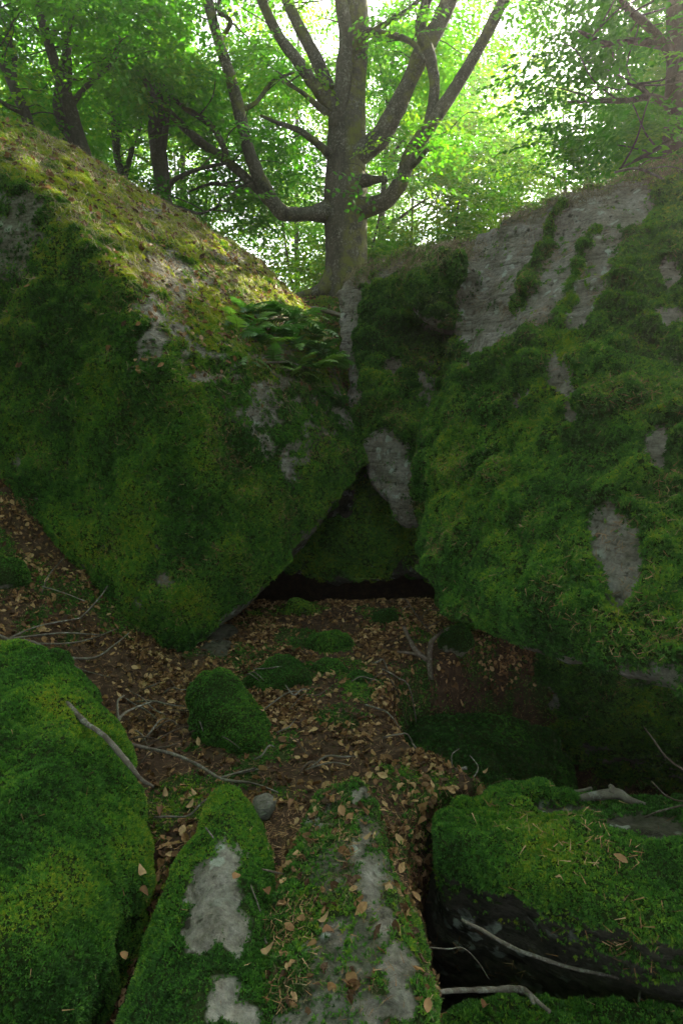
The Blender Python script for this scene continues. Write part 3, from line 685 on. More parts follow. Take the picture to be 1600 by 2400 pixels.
stone('mossy_stone', 'mossy stone on the leafy bank beside the left boulder', -5, 1365, 4.1, .16, .16, .2, 22, tone=.4)

# ------------------------------------------------------------------ wood
def catmull(p, k):
    p = np.asarray(p, float); q = np.vstack([2 * p[0] - p[1], p, 2 * p[-1] - p[-2]]); o = []
    for i in range(1, len(q) - 2):
        for t in np.arange(k) / k:
            o.append(.5 * (2 * q[i] + (q[i + 1] - q[i - 1]) * t + (2 * q[i - 1] - 5 * q[i] + 4 * q[i + 1] - q[i + 2]) * t * t + (3 * q[i] - q[i - 1] - 3 * q[i + 1] + q[i + 2]) * t ** 3))
    o.append(q[-2]); return np.array(o)
def tube(pts, rad, sides=8, sub=5, bump=0.08, seed=0, flare=0):
    q = catmull(np.column_stack([pts, rad]), sub); c0 = q[:, :3]; r = np.maximum(q[:, 3], 0.0004)
    tg = np.gradient(c0, axis=0); tg /= np.linalg.norm(tg, axis=1, keepdims=True) + 1e-9
    u = np.cross(tg[0], [0.31, 0.2, 0.93]); u /= np.linalg.norm(u); V = []
    for i in range(len(c0)):
        u = u - tg[i] * u.dot(tg[i]); u /= np.linalg.norm(u); w_ = np.cross(tg[i], u)
        a = np.arange(sides) * 2 * math.pi / sides
        V.append(c0[i] + r[i] * (np.cos(a)[:, None] * u + np.sin(a)[:, None] * w_))
    V = np.array(V); n = len(c0)
    ax = np.repeat(c0, sides, 0); V = V.reshape(-1, 3); dirs = V - ax; rl = np.linalg.norm(dirs, axis=1, keepdims=True)
    sc_ = max(r.mean() * 2.2, .004)
    V = ax + dirs * (1 + bump * 2 * fbm(V, sc_ * 1.6, 3, seed)[:, None] + bump * fbm(V, sc_ * .5, 2, seed + 5)[:, None])
    V = np.vstack([V, c0[0], c0[-1]])
    f = []
    for i in range(n - 1):
        for k in range(sides):
            k2 = (k + 1) % sides; f.append((i * sides + k, i * sides + k2, (i + 1) * sides + k2, (i + 1) * sides + k))
    for k in range(sides):
        k2 = (k + 1) % sides; f.append((n * sides, k2, k)); f.append((n * sides + 1, (n - 1) * sides + k, (n - 1) * sides + k2))
    return V, f
def px_line(pts):
    """(px, py, d, radius in px) -> 3-D points and radii"""
    w_ = np.array([P(a, b, d) for a, b, d, r in pts]); rad = np.array([r * d / F for a, b, d, r in pts]); return w_, rad
def wood_part(name, par, pts, rad, mat, sides=8, sub=5, bump=.08, seed=0, moss=None):
    v, f = tube(pts, rad, sides, sub, bump, seed)
    at = None
    if moss is not None: at = {'moss': moss(v)}
    return obj(name, mesh(name, v - np.array(par.location), f, mat, attrs=at), par)

class Tree:
    def __init__(s, name, base, label, group=None, mat='bark'):
        s.r = root(name, base, label, 'tree', group); s.mat = M[mat]; s.k = 0
        s.nodes = []; s.sp = []
    def add(s, name, pts, rad, sides=10, sub=6, bump=.07, moss=None):
        s.k += 1; s.nodes += [p for p in pts]
        return wood_part(name, s.r, pts, rad, s.mat, sides, sub, bump, s.k * 7 + len(name), moss)
    def twigs(s, pts, n, lo=.3, Lr=(.45, 1.1), nsp=3):
        c0 = catmull(pts, 4); k0 = int(len(c0) * lo)
        for _ in range(n):
            i = rng.integers(k0, len(c0)); a = rng.uniform(0, 2 * math.pi); l = rng.uniform(*Lr)
            d = np.array([math.cos(a), math.sin(a), rng.uniform(-.15, .75)]); d /= np.linalg.norm(d); bend = rng.normal(size=3) * .15
            q = np.array([c0[i], c0[i] + d * l * .35 + bend * l * .5, c0[i] + d * l * .7 + bend * l * .3 + np.array([0, 0, .04]), c0[i] + d * l + bend * l])
            s.k += 1; wood_part('twig', s.r, q, np.array([.011, .008, .006, .002]), s.mat, 5, 4, .1, s.k, lambda v: np.zeros(len(v)))
            for u in rng.uniform(.35, 1, nsp):
                s.sp.append(q[0] + (q[3] - q[0]) * u + rng.normal(size=3) * .06)
    def crown(s, clumps, tone, size=1.0, lobes=None, gap=-0.05, gsc=1.1):
        PT = []
        for (c0, rr, n) in clumps:
            q = rng.normal(size=(n * 3, 3)); q /= np.linalg.norm(q, axis=1, keepdims=True); q *= rng.random((n * 3, 1)) ** (1 / 2.2)
            q = c0 + q * np.array(rr); q2 = q * np.array([1, 1, 1.6])
            if lobes is not None: q2 = q - lobes * (q @ lobes)[:, None] * .88
            g = fbm(q2, gsc, 3 if lobes is None else 2, 61)
            q = q[g > gap][:n]; PT.append(q)
        if s.sp: PT.append(np.array(s.sp))
        p = np.concatenate(PT)
        if len(p) == 0: return
        b = np.array(s.r.location); X = p - b; X[:, 2] = 0; X += rng.normal(size=X.shape) * np.array([1.6, 1.6, .45]) * 0.8
        X /= np.linalg.norm(X, axis=1, keepdims=True); X[:, 2] -= .1
        Z = np.array([0, 0, 1]) + rng.normal(size=p.shape) * .28
        Z /= np.linalg.norm(Z, axis=1, keepdims=True)
        Z = Z - X * (X * Z).sum(1, keepdims=True); Z /= np.linalg.norm(Z, axis=1, keepdims=True)
        X /= np.linalg.norm(X, axis=1, keepdims=True)
        return scatter('crown', 'spray', p, X, Z, size * rng.uniform(.75, 1.25, len(p)), tone + .3 * fbm(p, 1.5, 2, 62) + rng.normal(size=len(p)) * .08, s.r)
def L(*a): return px_line(a)
# --- the big beech between the boulders
tb = P(810, 700, 9.6)
beech = Tree('beech_tree', tb, 'stout grey beech with upswept limbs rising between the two boulders')
def trunk_moss(v): return sst(0.0, .7, .55 * (v[:, 0] - tb[0]) / .25 + .3 + .35 * sst(4.6, 3.4, v[:, 2])) 
beech.add('trunk', *L((812, 760, 9.6, 66), (811, 705, 9.6, 54), (812, 660, 9.6, 49), (812, 580, 9.6, 47), (810, 480, 9.6, 48), (811, 380, 9.6, 42), (813, 300, 9.6, 41), (825, 180, 9.6, 30), (835, 80, 9.6, 27), (832, -60, 9.6, 24), (850, -260, 9.7, 18), (840, -520, 9.8, 10)), sides=22, sub=8, bump=.05, moss=trunk_moss)
for a, l in ((-2.6, 1.0), (-1.5, .8), (-.5, .9), (.6, .7), (3.4, .9)):
    d = np.array([math.cos(a), math.sin(a), 0]); rt = np.array([tb + d * .12 + [0, 0, .45], tb + d * .3 + [0, 0, .14], tb + d * .55 * l + [0, 0, .02], tb + d * l + [0, 0, -.1]])
    beech.add('root', rt, np.array([.16, .12, .075, .03]), sides=9, moss=lambda v: np.ones(len(v)))
LB = [
 ('limb', [(785, 490, 9.55, 30), (735, 500, 9.4, 17), (690, 503, 9.3, 16), (650, 488, 9.2, 16), (612, 425, 9.1, 15), (580, 340, 9.0, 14), (560, 255, 9.0, 13), (540, 180, 9.0, 12), (512, 95, 8.9, 11), (488, 0, 8.9, 10), (470, -120, 8.8, 8), (480, -300, 8.8, 4)]),
 ('limb', [(645, 485, 9.2, 12), (598, 438, 9.2, 11), (540, 385, 9.2, 10), (460, 325, 9.2, 9), (395, 260, 9.2, 7.5), (340, 190, 9.2, 6.5), (280, 90, 9.1, 5), (220, 20, 9.0, 3)]),
 ('limb', [(540, 385, 9.2, 7), (500, 300, 9.25, 6.5), (430, 250, 9.3, 5.5), (380, 200, 9.3, 4.5), (330, 150, 9.3, 3)]),
 ('limb', [(800, 270, 9.55, 24), (765, 235, 9.4, 17), (735, 195, 9.3, 14), (695, 140, 9.2, 12), (660, 95, 9.2, 11), (630, 40, 9.1, 10), (605, -20, 9.0, 9), (560, -150, 9, 5)]),
 ('limb', [(775, 215, 9.5, 15), (745, 150, 9.5, 14), (716, 92, 9.5, 13), (692, 45, 9.5, 12), (668, -10, 9.5, 11), (630, -120, 9.5, 7)]),
 ('limb', [(790, 300, 9.5, 20), (805, 180, 9.35, 17), (810, 90, 9.3, 15), (800, 10, 9.3, 13), (770, -110, 9.2, 9), (740, -280, 9.1, 4)]),
 ('limb', [(780, 370, 9.5, 12), (745, 338, 9.3, 8), (700, 305, 9.2, 6.5), (650, 288, 9.1, 4.5), (610, 270, 9.0, 2.5)]),
 ('limb', [(765, 265, 9.4, 8), (735, 240, 9.3, 6), (705, 215, 9.2, 4.5), (660, 190, 9.1, 3)]),
 ('limb', [(820, 370, 9.55, 34), (866, 345, 9.5, 26), (900, 305, 9.45, 22), (932, 245, 9.4, 20), (970, 165, 9.4, 19), (998, 105, 9.4, 19), (1030, 50, 9.4, 18), (1058, -20, 9.4, 15), (1100, -160, 9.4, 9), (1120, -320, 9.4, 4)]),
 ('limb', [(825, 490, 9.55, 30), (868, 484, 9.4, 20), (905, 470, 9.3, 18), (938, 425, 9.2, 17), (962, 360, 9.15, 16), (1000, 305, 9.1, 16), (1060, 215, 9.1, 14), (1115, 125, 9.1, 13), (1165, 30, 9.0, 12), (1205, -60, 9.0, 10), (1250, -200, 9.0, 5)]),
 ('limb', [(1000, 305, 9.1, 11), (1015, 235, 9.15, 11), (1016, 175, 9.2, 12), (1004, 125, 9.25, 14), (985, 60, 9.3, 12), (1000, 0, 9.3, 11), (1040, -120, 9.3, 7)]),
 ('limb', [(845, 75, 9.5, 14), (880, 78, 9.35, 8), (930, 85, 9.2, 6.5), (970, 105, 9.1, 5.5), (995, 145, 9.0, 4)]),
 ('limb', [(870, 75, 9.35, 6), (920, 45, 9.3, 5.5), (960, 20, 9.3, 5), (1000, -20, 9.3, 4)]),
 ('limb', [(948, 405, 9.2, 8), (980, 375, 9.0, 6.5), (1000, 352, 8.9, 5), (1030, 345, 8.8, 2.5)]),
 ('limb', [(840, 425, 9.5, 16), (872, 422, 9.2, 10), (900, 420, 9.0, 6), (905, 424, 8.95, 4)]),
 ('limb', [(560, 260, 9.0, 6), (600, 240, 9.1, 5), (640, 190, 9.2, 4), (690, 170, 9.2, 2)]),
 ('limb', [(520, 90, 9.0, 6), (540, 50, 9.0, 5), (510, 20, 9.0, 4), (530, -30, 9.0, 3)]),
 ('limb', [(600, 420, 9.15, 6), (560, 440, 9.2, 4.5), (500, 430, 9.4, 3.5), (440, 450, 9.5, 2)]),
]
for nme, pts in LB:
    pp, rr = px_line(pts); beech.add(nme, pp, rr, sides=12, sub=7, bump=.11, moss=lambda v: .3 * np.ones(len(v)) + .35 * (fbm(v, .3, 2, 5) > 0))
    beech.twigs(pp, 4 if len(pts) > 6 else 2)
beech.crown([(P(640, 120, 10.2), (1.3, .9, .8), 60), (P(560, 380, 10.4), (1.0, .9, .7), 60), (P(940, 160, 11), (.9, .9, .9), 110), (P(700, 380, 10.5), (.7, .7, .6), 45),
             (P(420, 150, 9.4), (1.0, .8, .7), 70), (P(1150, 90, 11.2), (.9, .9, .6), 40), (P(1000, 360, 11.2), (.9, .8, .5), 35), (P(500, 20, 9.6), (1, 1, .7), 50),
             (P(800, -350, 9.6), (3.2, 3.0, 1.2), 160)], .5)
# --- other beeches behind the left boulder
t = Tree('beech_tree', P(70, 420, 8.2), 'slender leaning beech at the high end of the left boulder', mat='bark_far')
t.add('trunk', *L((90, 420, 8.2, 15), (78, 325, 8.2, 13), (62, 270, 8.2, 12), (38, 215, 8.1, 11), (18, 170, 8.1, 9), (-20, 90, 8.0, 7), (-70, -60, 8, 4)), sides=10)
t.add('limb', *L((35, 210, 8.1, 6), (34, 140, 8.1, 5.5), (22, 85, 8.1, 5), (0, 40, 8.1, 4), (-30, -40, 8.1, 2)), sides=7)
t.add('limb', *L((62, 270, 8.2, 5), (20, 250, 8.0, 4), (-30, 210, 7.8, 3)), sides=7)
for ch in list(t.r.children): t.twigs(np.array([np.array(v_.co) + np.array(t.r.location) for v_ in list(ch.data.vertices)[:len(ch.data.vertices) - 2:max(6, len(ch.data.vertices) // 8)]]), 4 if ch.name.startswith('limb') else 5, .35)
t.crown([(P(0, 120, 8.8), (1.0, .9, .8), 60), (P(80, 30, 8.6), (.9, .8, .6), 40), (P(20, -150, 8.4), (1.4, 1.4, .8), 40)], .56)
t = Tree('beech_tree', P(195, 440, 8.6), 'forked beech whose two stems cross behind the mossy crest of the left boulder', mat='bark_far')
t.add('trunk', *L((208, 450, 8.6, 19), (196, 365, 8.6, 17), (178, 300, 8.6, 14), (155, 220, 8.5, 13), (130, 150, 8.5, 11), (108, 80, 8.4, 10), (88, 10, 8.4, 9), (50, -120, 8.3, 6), (30, -260, 8.2, 3)), sides=10)
t.add('stem', *L((200, 440, 8.75, 18), (180, 365, 8.75, 17), (155, 300, 8.8, 15), (140, 245, 8.8, 15), (150, 170, 8.9, 11), (160, 80, 8.9, 8), (150, -20, 8.9, 6), (160, -160, 8.9, 3)), sides=10)
t.add('limb', *L((172, 240, 8.55, 7), (200, 205, 8.5, 5.5), (250, 160, 8.4, 5), (285, 115, 8.3, 3)), sides=7)
t.add('limb', *L((160, 235, 8.55, 5), (165, 160, 8.5, 4.5), (155, 70, 8.4, 4), (140, 10, 8.4, 3)), sides=7)
for ch in list(t.r.children): t.twigs(np.array([np.array(v_.co) + np.array(t.r.location) for v_ in list(ch.data.vertices)[:len(ch.data.vertices) - 2:max(6, len(ch.data.vertices) // 8)]]), 4 if ch.name.startswith('limb') else 5, .35)
t.crown([(P(230, 90, 8.4), (1.1, .8, .65), 75), (P(120, 250, 9.4), (1.0, .9, .7), 45), (P(330, 60, 8.4), (.8, .7, .5), 40), (P(170, -150, 8.6), (1.6, 1.6, .8), 50)], .55)
t = Tree('beech_tree', P(290, 480, 11.0), 'thin pale double stemmed beech farther back behind the left boulder', mat='bark')
t.add('trunk', *L((292, 500, 11, 13), (290, 420, 11, 11), (275, 370, 11, 8), (268, 300, 11, 7), (262, 240, 11, 6), (270, 160, 11, 5), (262, 60, 11, 3)), sides=8, moss=lambda v: np.zeros(len(v)))
t.add('limb', *L((292, 415, 11, 7), (305, 370, 11, 6), (312, 340, 11, 5), (330, 290, 11, 4), (335, 220, 11, 3)), sides=7, moss=lambda v: np.zeros(len(v)))
t.add('limb', *L((275, 370, 11, 5), (282, 300, 11, 4.5), (280, 240, 11, 4), (290, 150, 11, 3)), sides=7, moss=lambda v: np.zeros(len(v)))
for ch in list(t.r.children): t.twigs(np.array([np.array(v_.co) + np.array(t.r.location) for v_ in list(ch.data.vertices)[:len(ch.data.vertices) - 2:max(6, len(ch.data.vertices) // 8)]]), 4 if ch.name.startswith('limb') else 5, .35)
t.crown([(P(290, 300, 11.6), (1.0, .8, .8), 100), (P(200, 340, 11.8), (.8, .8, .6), 60), (P(330, 180, 11.3), (.9, .9, .7), 70)], .6)
t = Tree('beech_tree', P(385, 560, 9.6), 'straight dark beech trunk just behind the shoulder of the left boulder', mat='bark_far')
t.add('trunk', *L((390, 560, 9.6, 24), (386, 490, 9.6, 20), (378, 400, 9.6, 18), (368, 320, 9.6, 18), (366, 230, 9.6, 16), (362, 140, 9.6, 14), (358, 50, 9.6, 12), (350, -100, 9.6, 9), (340, -280, 9.6, 4)), sides=12)
t.add('limb', *L((378, 370, 9.6, 8), (388, 310, 9.5, 7), (392, 255, 9.5, 6), (410, 190, 9.4, 4), (430, 120, 9.3, 3)), sides=7)
t.add('limb', *L((385, 455, 9.55, 8), (405, 425, 9.3, 5.5), (440, 405, 9.2, 4.5), (490, 390, 9.1, 4), (535, 382, 9.0, 3)), sides=7)
t.add('limb', *L((388, 478, 9.5, 6), (430, 490, 9.2, 4), (470, 500, 9.0, 3), (520, 480, 8.9, 2)), sides=6)
for ch in list(t.r.children): t.twigs(np.array([np.array(v_.co) + np.array(t.r.location) for v_ in list(ch.data.vertices)[:len(ch.data.vertices) - 2:max(6, len(ch.data.vertices) // 8)]]), 4 if ch.name.startswith('limb') else 5, .35)
t.crown([(P(460, 210, 9.8), (.8, .7, .55), 45), (P(330, 230, 10), (.8, .7, .6), 35), (P(430, 60, 9.7), (1.0, .9, .6), 50), (P(520, 470, 10.2), (.8, .7, .35), 45), (P(360, -160, 9.6), (1.6, 1.6, .9), 50)], .52)
t = Tree('beech_tree', P(1600, 470, 7.2), 'dark beech trunk on the crest of the right boulder with long drooping limbs', mat='bark_far')
t.add('trunk', *L((1600, 480, 7.2, 44), (1590, 380, 7.2, 32), (1585, 300, 7.2, 28), (1588, 200, 7.2, 26), (1592, 100, 7.2, 25), (1590, 0, 7.2, 23), (1600, -150, 7.2, 18), (1610, -400, 7.2, 9)), sides=14)
t.add('limb', *L((1585, 165, 7.2, 13), (1568, 128, 7.1, 10), (1540, 85, 7.0, 9), (1505, 50, 6.9, 8), (1470, 20, 6.8, 7), (1440, -30, 6.7, 5)), sides=8)
t.add('limb', *L((1575, 110, 7.15, 10), (1530, 103, 7.0, 8), (1480, 96, 6.9, 7.5), (1420, 104, 6.8, 7), (1385, 88, 6.8, 5), (1355, 72, 6.7, 3)), sides=8)
t.add('limb', *L((1580, 250, 7.2, 10), (1520, 228, 7.1, 8), (1470, 236, 7.0, 6.5), (1400, 236, 7.0, 5), (1330, 240, 6.9, 3)), sides=8)
t.add('limb', *L((1520, 228, 7.1, 6), (1500, 205, 7.0, 5), (1470, 195, 6.9, 3)), sides=7)
t.add('limb', *L((1575, 330, 7.2, 8), (1545, 345, 7.0, 5), (1500, 370, 6.8, 4), (1450, 395, 6.7, 2)), sides=7)
for ch in list(t.r.children): t.twigs(np.array([np.array(v_.co) + np.array(t.r.location) for v_ in list(ch.data.vertices)[:len(ch.data.vertices) - 2:max(6, len(ch.data.vertices) // 8)]]), 4 if ch.name.startswith('limb') else 5, .35)
t.crown([(P(1470, 320, 7.6), (.75, .6, .3), 70), (P(1520, 60, 7.6), (.7, .7, .5), 40), (P(1400, 40, 8.2), (.8, .7, .4), 35), (P(1560, 330, 7.0), (.4, .4, .35), 25), (P(1340, 210, 8.4), (.7, .7, .3), 22), (P(1560, -300, 7.4), (2.0, 2.0, .9), 40), (P(1760, -60, 8.6), (.45, .45, .4), 34), (P(1930, 120, 9.0), (.5, .5, .4), 34), (P(1700, 130, 9.4), (.45, .45, .35), 30), (P(2050, -150, 8.5), (.55, .55, .4), 34), (P(1850, 300, 9.5), (.5, .5, .4), 30), (P(1640, -200, 9), (.5, .5, .4), 30), (P(2150, 60, 9.5), (.5, .5, .4), 30)], .3)  # small outer clumps are out of view, added to break the sun into shafts
# --- more beeches down the far slope
r_ = np.random.default_rng(99)
far = [(-8.5, 15, 12), (-5.6, 17.5, 12.5), (-3.4, 14.0, 10.5), (-1.2, 18.5, 12.5), (0.9, 15.2, 10), (3.0, 19, 12.5), (4.8, 14.5, 7.4), (7.6, 19.5, 10.5), (11.6, 16, 12.5), (-11, 22, 14), (-5.5, 25, 14.5), (0.2, 26, 14.5), (5.0, 27, 14.5), (12, 24, 14.5), (1.8, 21, 10.5), (3.8, 23, 11), (2.2, 12.6, 6.0), (-2.4, 12.2, 6.4), (1.2, 13.4, 5.6), (3.2, 13.8, 5.6), (4.4, 12.6, 5.2), (-.8, 14.2, 5.8), (2.6, 15.5, 6.2), (.4, 12.4, 5.0)]
for i, (x, y, top) in enumerate(far):
    z0 = float(ground_z(np.array([x]), np.array([y]))[0]); top = top + .5
    small = i >= 16
    t = Tree('beech_tree', np.array([x, y, z0 - .1]), 'slim young beech close behind the stout beech' if small else 'leafy beech on the far slope behind the boulders', 'young beeches behind the stout beech' if small else 'beeches on the far slope', mat='bark')
    hgt = top - z0; lean = r_.normal(0, .05, 2); rb = (.035 if small else .09) + .02 * r_.random()
    tp = np.array([[x + lean[0] * hgt * s + .12 * math.sin(3 * s + i), y + lean[1] * hgt * s, z0 - .1 + hgt * 1.05 * s] for s in np.linspace(0, 1, 7)])
    t.add('trunk', tp, np.linspace(rb, .015, 7), sides=8, moss=lambda v: np.zeros(len(v)))
    cl = []
    for k in range(8 if not small else 3):
        s = .25 + .085 * k; a = r_.uniform(0, 6.28); l = (1.9 if not small else 1.0) * r_.uniform(.7, 1.2)
        p0 = tp[0] + (tp[-1] - tp[0]) * s; p1 = p0 + np.array([math.cos(a) * l * .5, math.sin(a) * l * .5, .35]); p2 = p0 + np.array([math.cos(a) * l, math.sin(a) * l, .55])
        t.add('limb', np.array([p0, p1, p2]), np.array([rb * .4, rb * .25, .008]), sides=6, moss=lambda v: np.zeros(len(v)))
        cl.append((p2 - np.array([0, 0, .1]), np.array([1.3, 1.3, .6]) * (1 if not small else .6), (50 if x < 3 else 40) if not small else 26))
    mid = tp[0] + (tp[-1] - tp[0]) * .62
    cl.append((mid, np.array([2.5, 2.1, hgt * .42]) if not small else np.array([1.2, 1.0, hgt * .38]), (330 if x < 3 else 320) if not small else 170))
    t.crown(cl, .78, 1.2, gap=0.1, gsc=1.6 if x < 3 else 2.0)
t = Tree('beech_tree', np.array([7.6, 13.8, float(ground_z(np.array([7.6]), np.array([13.8]))[0]) - .1]), 'broad crowned beech beyond the crest of the right boulder with sun breaking through', mat='bark_far')
b0 = np.array(t.r.location); tp = b0 + np.array([[.15 * math.sin(3 * q), 0, 9.6 * q] for q in np.linspace(0, 1, 6)])
t.add('trunk', tp, np.linspace(.2, .03, 6), sides=10)
for a, q in ((0.3, .45), (2.2, .5), (3.6, .55), (5.0, .6), (1.2, .7), (4.2, .75)):
    p0 = b0 + np.array([0, 0, 9.6 * q]); d = np.array([math.cos(a), math.sin(a), .35])
    t.add('limb', np.array([p0, p0 + d * .9, p0 + d * 1.9 + np.array([0, 0, .2])]), np.array([.07, .045, .012]), sides=7)
t.crown([(np.array([7.0, 13.6, 9.2]), (3.4, 2.3, 3.0), 1500)], .55, 1.35, gap=0.02, gsc=1.5, lobes=np.array(sd))  # crown added to split the sunlight; its gaps run along the sun direction
# --- unseen trees added behind and beside the viewpoint to shade the foreground
for i, (x, y, top, cr) in enumerate([(-4.8, -1.6, 11, 3.7), (4.6, -2.0, 11, 3.7), (-6.5, 2.6, 11.5, 3.0), (6.5, 1.8, 11.5, 3.0)]):
    z0 = float(ground_z(np.array([x]), np.array([y]))[0])
    t = Tree('beech_tree', np.array([x, y, z0 - .1]), 'tall beech standing around the viewpoint', 'beeches around the viewpoint', mat='bark_far')
    tp = np.array([[x + .1 * math.sin(4 * s + i), y, z0 - .1 + (top - z0) * s] for s in np.linspace(0, 1, 6)])
    t.add('trunk', tp, np.linspace(.25, .03, 6), sides=10)
    t.crown([(np.array([x, y, top - 5.0]), (cr, cr, 4.4), 900)], .5, 1.7, gap=-.3)

# ------------------------------------------------------------------ ferns
def frond_mesh(Lg, seed, arch):
    r = np.random.default_rng(seed); V = []; Fc = []; n = 10; prev = None
    pos = lambda s: np.array([s * Lg * (1 - .12 * arch * s), 0, Lg * arch * (s * .9 - s * s * 1.15)])
    for i in range(2, n + 1):
        s = i / (n + 1); q = pos(s); d = pos(s + .02) - pos(s - .02); d /= np.linalg.norm(d)
        pl = Lg * .30 * math.sin(math.pi * (0.12 + .86 * s) ** .8) + .008
        for sg in (-1, 1):
            side = np.array([0, sg, 0]) + d * .3 + np.array([0, 0, r.uniform(-.3, .05)]); side /= np.linalg.norm(side)
            wv = d * Lg * .042; k = len(V); m1 = q + side * pl * .5; e = q + side * pl + np.array([0, 0, -.12 * pl])
            V += [q - wv, q + wv, m1 + wv * .9, e, m1 - wv * .9]; Fc.append((k, k + 1, k + 2, k + 3, k + 4) if sg > 0 else (k + 4, k + 3, k + 2, k + 1, k))
    k = len(V); e = pos(1.0); q = pos(.93); V += [q + np.array([0, .006, 0]), q - np.array([0, .006, 0]), e]; Fc.append((k, k + 1, k + 2))
    return V, Fc, np.array([pos(s) for s in np.linspace(0, 1, 6)])
def fern_leaf_mat():
    m, t, out = nm('fern_frond')
    oi = t.nodes.new('ShaderNodeObjectInfo')
    cc = ramp(t, oi.outputs['Random'], [(0.0, (0.03, 0.095, 0.022)), (.6, (0.06, 0.16, 0.028)), (1.0, (0.12, 0.23, 0.03))])
    b = t.nodes.new('ShaderNodeBsdfPrincipled'); b.inputs['Roughness'].default_value = .45; t.links.new(cc, b.inputs['Base Color'])
    tr = t.nodes.new('ShaderNodeBsdfTranslucent'); t.links.new(mix(t, 1.0, cc, (1.5, 1.6, 0.9), 'MULTIPLY'), tr.inputs['Color'])
    mx = t.nodes.new('ShaderNodeMixShader'); mx.inputs[0].default_value = .4
    t.links.new(b.outputs[0], mx.inputs[1]); t.links.new(tr.outputs[0], mx.inputs[2]); t.links.new(mx.outputs[0], out.inputs['Surface']); return m
M['fern_frond'] = fern_leaf_mat()
FR = []
for s in range(5):
    v, f, ra = frond_mesh(.40, 500 + s, .3 + .12 * s)
    fm = mesh('frond', v, f, M['fern_frond'], smooth=False)
    rv, rf = tube(ra, np.linspace(.004, .001, 6), 4, 2, 0.0, s)
    FR.append((fm, mesh('rachis', rv, rf, M['rachis'])))
def fern(px, py, d, label, n, sc_, seed, group='ferns on the ledge of the left boulder'):
    r = np.random.default_rng(seed); t = root('fern', P(px, py, d), label, 'fern', group)
    for k in range(n):
        fm, rm = FR[r.integers(0, 5)]
        o = obj('frond', fm, t); s = sc_ * r.uniform(.7, 1.15); o.scale = (s, s, s)
        o.rotation_euler = (r.normal(0, .25), -r.uniform(-.1, .8), 2 * math.pi * k / n + r.uniform(-.4, .4))
        obj('rachis', rm, o)
    return t
for k, (px, py, d) in enumerate([(555, 790, 5.35), (600, 765, 5.6), (650, 790, 5.65), (690, 760, 5.9), (735, 790, 6.0), (620, 815, 5.45), (700, 820, 5.75), (755, 830, 6.0), (580, 740, 5.7), (660, 745, 5.95), (720, 745, 6.2), (560, 850, 5.25), (640, 860, 5.45), (700, 870, 5.65), (775, 850, 6.0), (540, 760, 5.5)]):
    fern(px, py, d, 'bright green fern in the clump on the ledge between the boulders', 10, .72, 600 + k)
fern(690, 885, 5.55, 'small drooping fern hanging under the fern clump', 6, .7, 640)
fern(745, 870, 5.8, 'bluish green fern jutting over the dark crack', 7, .85, 641)
fern(1580, 610, 4.5, 'tiny fern on the mossy shoulder of the right boulder', 5, .4, 642)

# ------------------------------------------------------------------ fallen branches and twigs
def branch(name, label, pts, mat='deadwood', sides=7, side=None, cat='branch', seed=0, group=None, bump=.16, lift=0.0):
    w_, rad = px_line(pts); w_[:, 2] += lift; rad = rad * .8
    w_ = w_ + .012 * np.stack([fbm(w_ + k, .07, 2, 900 + k) for k in range(3)], 1); t = root(name, w_[0], label, cat, group)
    wood_part('stem', t, w_, rad, M[mat], sides, 5, bump, seed)
    for sp in (side or []):
        a, b = px_line(sp); a[:, 2] += lift; wood_part('side_twig', t, a, b, M[mat], 5, 4, .12, seed + 3)
    return t
branch('dead_stick', 'bare tan stick lying down the flank of the mossy dome', [(100, 1625, 2.60, 8), (150, 1668, 2.48, 9), (200, 1715, 2.39, 9), (245, 1755, 2.31, 8), (300, 1815, 2.25, 8), (335, 1850, 2.24, 6), (362, 1868, 2.28, 4)], lift=.05)
branch('dead_branch', 'long pale lichened branch reaching from the mossy dome across the leaves', [(230, 1747, 2.36, 5), (275, 1740, 2.5, 6), (330, 1748, 2.72, 5.5), (400, 1768, 2.78, 5), (460, 1790, 2.75, 5), (520, 1822, 2.68, 4.5), (600, 1838, 2.62, 3.5), (680, 1868, 2.58, 2)],
       side=[[(268, 1741, 2.5, 5), (272, 1705, 2.6, 4.5), (285, 1678, 2.7, 4), (310, 1662, 2.8, 3), (355, 1645, 2.9, 2)], [(283, 1742, 2.55, 3), (280, 1700, 2.6, 3), (276, 1645, 2.7, 3), (292, 1630, 2.75, 2)], [(520, 1822, 2.68, 3), (560, 1810, 2.75, 2.5), (600, 1800, 2.8, 2)]])
branch('dead_branch', 'pale crooked branch lying on the litter in the middle of the hollow floor', [(560, 1815, 2.75, 3), (600, 1806, 2.8, 4), (650, 1795, 2.85, 4.5), (690, 1778, 2.95, 4), (740, 1768, 3.0, 3.5), (800, 1762, 3.02, 3), (860, 1750, 3.05, 2)],
       side=[[(650, 1797, 2.85, 2), (700, 1800, 2.85, 2), (760, 1785, 2.9, 1.5)], [(690, 1778, 2.95, 2), (730, 1790, 2.9, 1.5), (790, 1775, 2.95, 1)]])
